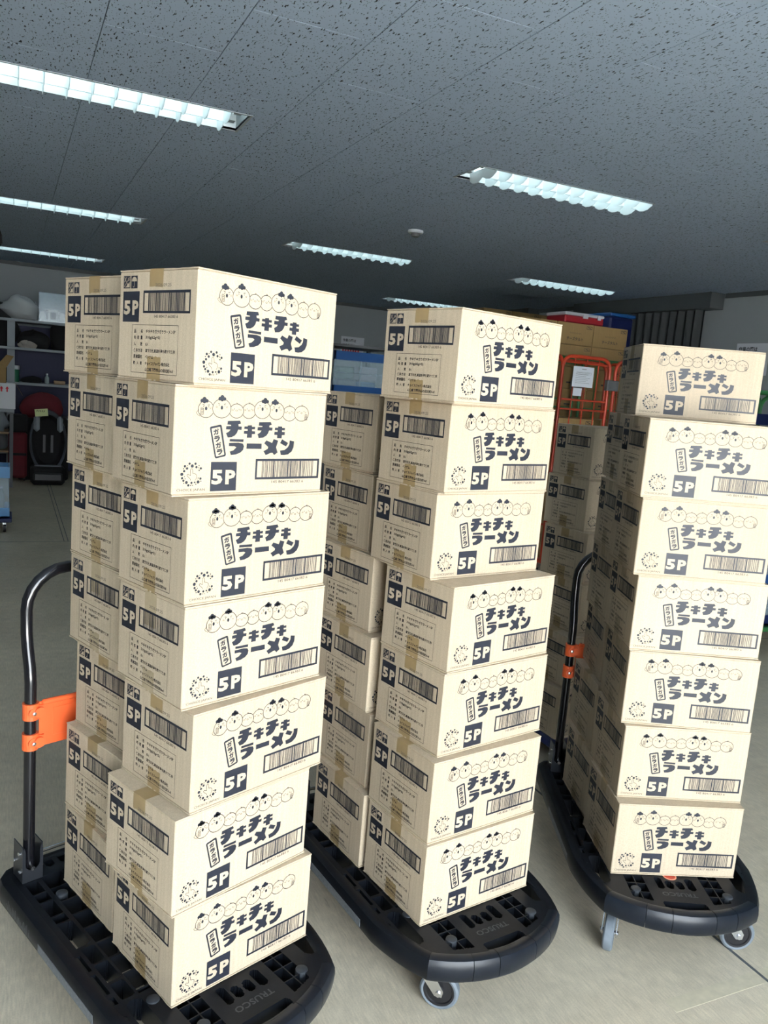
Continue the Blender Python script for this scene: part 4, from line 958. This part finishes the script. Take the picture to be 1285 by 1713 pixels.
def brown_carton(x, y, z, w_, d_, h_, label, group, txt=False, mt='card_dark'):
    key = (round(w_, 3), round(d_, 3), round(h_, 3), txt)
    if key not in CB:
        m = MB(); m.box(-w_/2, w_/2, -d_/2, d_/2, .001, h_-.001, M[mt], b=.003); b = m.mesh('carton_body')
        m = MB(); m.box(-w_/2-.0006, w_/2+.0006, -.025, .025, h_-.0012, h_-.0004, M['tape']); tp_ = m.mesh('packing_tape')
        P = Print(lambda u, v, h: (u, -d_/2-h, v)); f = M['ink_fine']
        P.stroke([(w_*.5-.085, h_-.02), (w_*.5-.02, h_-.02), (w_*.5-.02, h_-.045), (w_*.5-.085, h_-.045)], .004, f, closed=True); P.stroke([(w_*.5-.07, h_-.026), (w_*.5-.035, h_-.038)], .006, f)
        if txt:
            P.text('チーズタルト', -.10, .045, .10, .078, f, bold=.02)
            P.stroke([(-.07+.007*i, .115+.009*math.sin(i*2.1)) for i in range(21)], .0016, f)
        else:
            P.rect(-.05, h_*.25, .03, h_*.32, f)
        CB[key] = (b, tp_, P.mb.mesh('lettering'))
    t = thing('brown_carton', label, 'carton', (x, y, z), rnd.uniform(-.015, .015), group)
    for nm, me in zip(('carton_body', 'packing_tape', 'lettering'), CB[key]): o = bpy.data.objects.new(nm, me); C.objects.link(o); o.parent = t
    return t
g = 'brown cartons in the green cage'
side = ['left', 'middle', 'right']
for col, x in enumerate((4.625, 5.075, 5.51)):
    for k in range(10):
        z = .192+k*.2135
        lab = f'brown carton, {("lowest" if k==0 else ORD[k]+" from the bottom" if k<6 else ["seventh from the bottom","eighth from the bottom","second row from the top","topmost"][k-6])}, {side[col]} pile of the green cage'
        if k == 9 and col > 0: lab = f'brown cheese tart carton on top of the {side[col]} pile in the green cage'
        brown_carton(x, 6.86, z, .43, .40, .2125, lab, g, txt=(k == 9 and col > 0))
# cartons packed inside the orange cage
for col, x in enumerate((4.44, 4.98)):
    for k in range(6):
        z = .192+k*.205; brown_carton(x, 5.98, z, .46, .5, .204, f'brown carton inside the orange cage, {side[col*2]} pile, {["lowest","second up","third up","fourth up","fifth up","topmost"][k]}', 'brown cartons in the orange cage')
# tall pile near the back: cartons reaching almost to the ceiling
for col, x in enumerate((5.55, 5.98, 6.41)):
    for k in range(10):
        brown_carton(x, 9.1, .002+k*.262, .42, .42, .261, f'brown carton in the tall pile by the right wall, column {side[col]}, {(["lowest","second"]+ORD[2:6]+["seventh","eighth","ninth","topmost"])[k]}{"" if k in (0,9) else " from the floor"}', 'tall pile of brown cartons')
# cool boxes on top of the pile
t = thing('cool_box', 'red cool box with a white lid on top of the brown cartons', 'cool box', (5.20, 6.86, 2.328))
m = MB(); m.box(-.24, .24, -.16, .16, 0, .075, M['coolerred'], b=.012); m.obj('tub', t); m = MB(); m.box(-.245, .245, -.165, .165, .075, .105, M['coolerwhite'], b=.012); m.obj('lid', t)
m = MB(); m.box(-.03, .03, -.172, -.164, .055, .095, M['coolerwhite']); m.box(.15, .19, -.172, -.164, .055, .095, M['coolerwhite']); m.obj('lid_catch', t)
t = thing('blue_tub', 'dark blue lidded tub standing right of the red cool box', 'tub', (6.43, 7.8, 0))
m = MB(); m.box(-.17, .17, -.2, .25, 2.02, 2.56, M['dblue'], b=.02); m.obj('tub', t); m = MB(); m.box(-.19, .19, -.22, .27, 2.56, 2.60, M['blue'], b=.01); m.obj('lid', t)
m = MB()
for k in range(7): m.box(-.16, .16, -.21, .26, .02+k*.285, .02+k*.285+.275, M['dblue'] if k % 2 else M['blue'], b=.015)
m.obj('stacked_tub', t)
# green rack with blue crates at the right edge
cage('roll_cage', 'dark green roll cage of blue crates cut by the right edge', (4.35, 3.62, 0), .8, .8, 1.72, M['cagegreen'], False)
for k in range(5):
    fold_crate((4.75, 4.02, .192+k*.28), f'blue crate in the right edge cage, {["lowest","second up","third up","fourth up","topmost"][k]}', M['blue'] if k % 2 else M['dblue'], .36, .36, .275, 'blue crates in the right edge cage')
_fo.hide_render = True
bpy.data.objects.remove(_fo)
